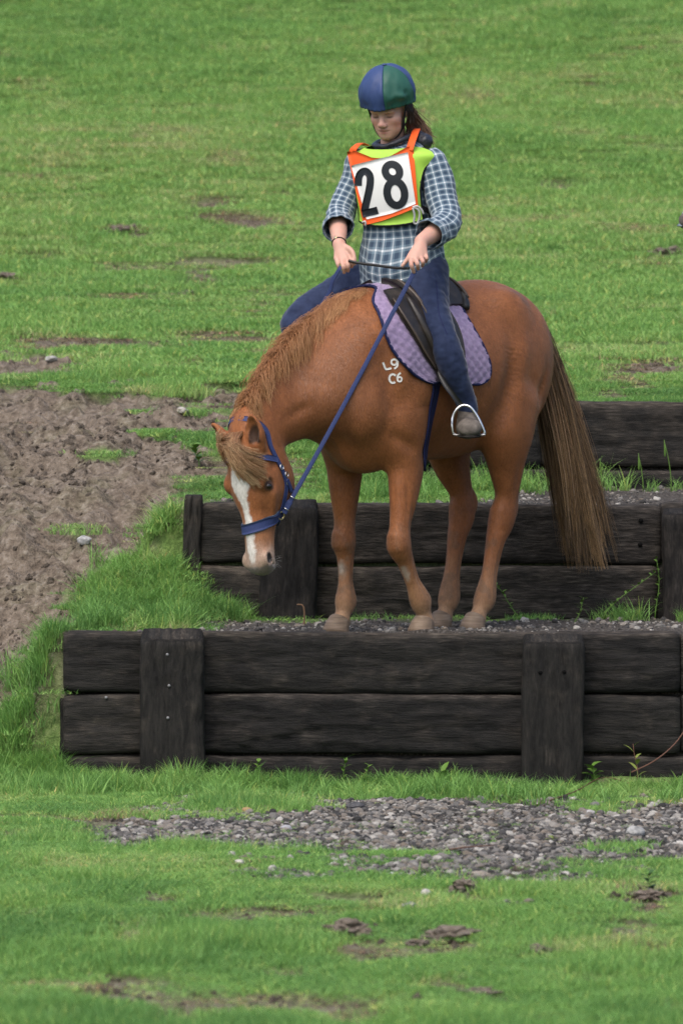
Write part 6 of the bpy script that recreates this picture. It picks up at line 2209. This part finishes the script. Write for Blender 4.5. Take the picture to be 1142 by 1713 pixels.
# ---- hair
n = 900
P = np.zeros((n, 5, 3))
for i in range(n):
    az = R(rg.uniform(75, 285))
    p0 = np.array([-.012 + .100 * math.cos(az), .082 * math.sin(az), rg.uniform(-.03, .0)])
    nape = np.array([-.105, .035, -.055]) + rg.normal(0, .010, 3)
    P[i, 0] = K(*p0)
    mid = (p0 + nape) / 2; mid[2] -= .015
    r_ = np.linalg.norm(mid[:2] - (-.012, 0))
    mid[:2] = np.array([-.012, 0]) + (mid[:2] - (-.012, 0)) / r_ * max(r_, .088)
    P[i, 1] = K(*mid)
    P[i, 2] = K(*nape)
    e = rg.normal(0, .014, 3)
    P[i, 3] = UH(705 + rg.normal(0, 2.5), 213 + rg.normal(0, 2.5), .36) + e * .5
    L = rg.random()
    P[i, 4] = UH(710 + rg.normal(0, 4), 222 + 20 * L, .345) + e
k0 = rg.random((n, 1))
c0 = np.array([.030, .016, .010]) * (1 - k0) + np.array([.065, .034, .020]) * k0
c1 = np.array([.11, .058, .034]) * (1 - k0) + np.array([.20, .115, .066]) * k0
V, F, cl_ = strands(bez(P, 12), .0019, .0010, c0, c1)
part('hair', V, F, mhair, rider, col=cl_)
n = 420
P = np.zeros((n, 4, 3))
for i in range(n):       # loose strands behind the near ear and jaw
    z0 = rg.uniform(-.02, .0)
    P[i] = [K(rg.uniform(-.05, .012), .082, z0), K(-.012 + rg.normal(0, .010), .085 + rg.normal(0, .004), -.05), K(-.016 + rg.normal(0, .014), .078 + rg.normal(0, .006), -.09), K(-.02 + rg.normal(0, .018), .072 + rg.normal(0, .008), rg.uniform(-.16, -.12))]
V, F, cl_ = strands(bez(P, 8), .0022, .0012, np.tile([.022, .012, .008], (n, 1)), np.tile([.05, .027, .017], (n, 1)))  # hair in shadow: its shade is painted as darker strand colour
part('hair', V, F, mhair, rider, col=cl_)
V, F = torus(K(-.100, .038, -.048), KF * -.6 + KL * .5 - KU * .6, .018, .010, 16, 8)
part('hair_tie', V, F, mblk, rider)
# ---- bracelet
mgold, _, _ = mat("gold_watch", (.70, .55, .33), .3, .5, Metallic=1.0)
ax = nrm(RW - UH(566, 385, .23))
pw_ = RW - ax * .010
brc = part('bracelet', *torus(pw_, ax, .0285, .0032, 24, 8), mblk, rider)
fcd = nrm(_camH - pw_); fcd = nrm(fcd - (fcd @ ax) * ax - .25 * RL)
Vn, Fn = icosphere(2)
part('watch_face', pw_ + fcd * .030 + (Vn * np.array([.009, .009, .004])) @ np.stack([ax, nrm(np.cross(ax, fcd)), fcd]), Fn, mgold, brc)
# ================================================================== THE NEXT RIDER, waiting on the top step just past the right edge of the view
def copy_tree(o, parent=None, skip=()):
    c = o.copy()
    COL.objects.link(c)
    if parent is not None:
        c.parent = parent
    for ch in list(o.children):
        if ch.name.split('.')[0] not in skip:
            copy_tree(ch, c, skip)
    return c
def second(src, label, skip=()):
    c = copy_tree(src, None, skip)
    q = H2W(ORIGIN[src.name][None])[0] - HO
    dy = R(270) - HYAW
    ca_, sa_ = math.cos(dy), math.sin(dy)
    px_, py_ = 2.062, 3.50
    c.location = (px_ + ca_ * q[0] - sa_ * q[1], py_ + sa_ * q[0] + ca_ * q[1], float(gz_at(px_, py_)) + q[2] - .005)
    c.rotation_euler = (0, 0, HYAW + dy)
    c['label'] = label
    return c
second(saddle, 'second saddle whose bright steel stirrup shows at the right edge above the hill grass')
second(rider, 'next rider of whom only a dark boot in a stirrup shows at the right edge', ('number_bib', 'tabard'))
second(horse, 'second chestnut horse facing the camera on the top step beyond the right edge')
second(pad, 'second lilac saddle cloth under the saddle beyond the right edge')
second(br, 'second navy bridle on the waiting horse beyond the right edge')
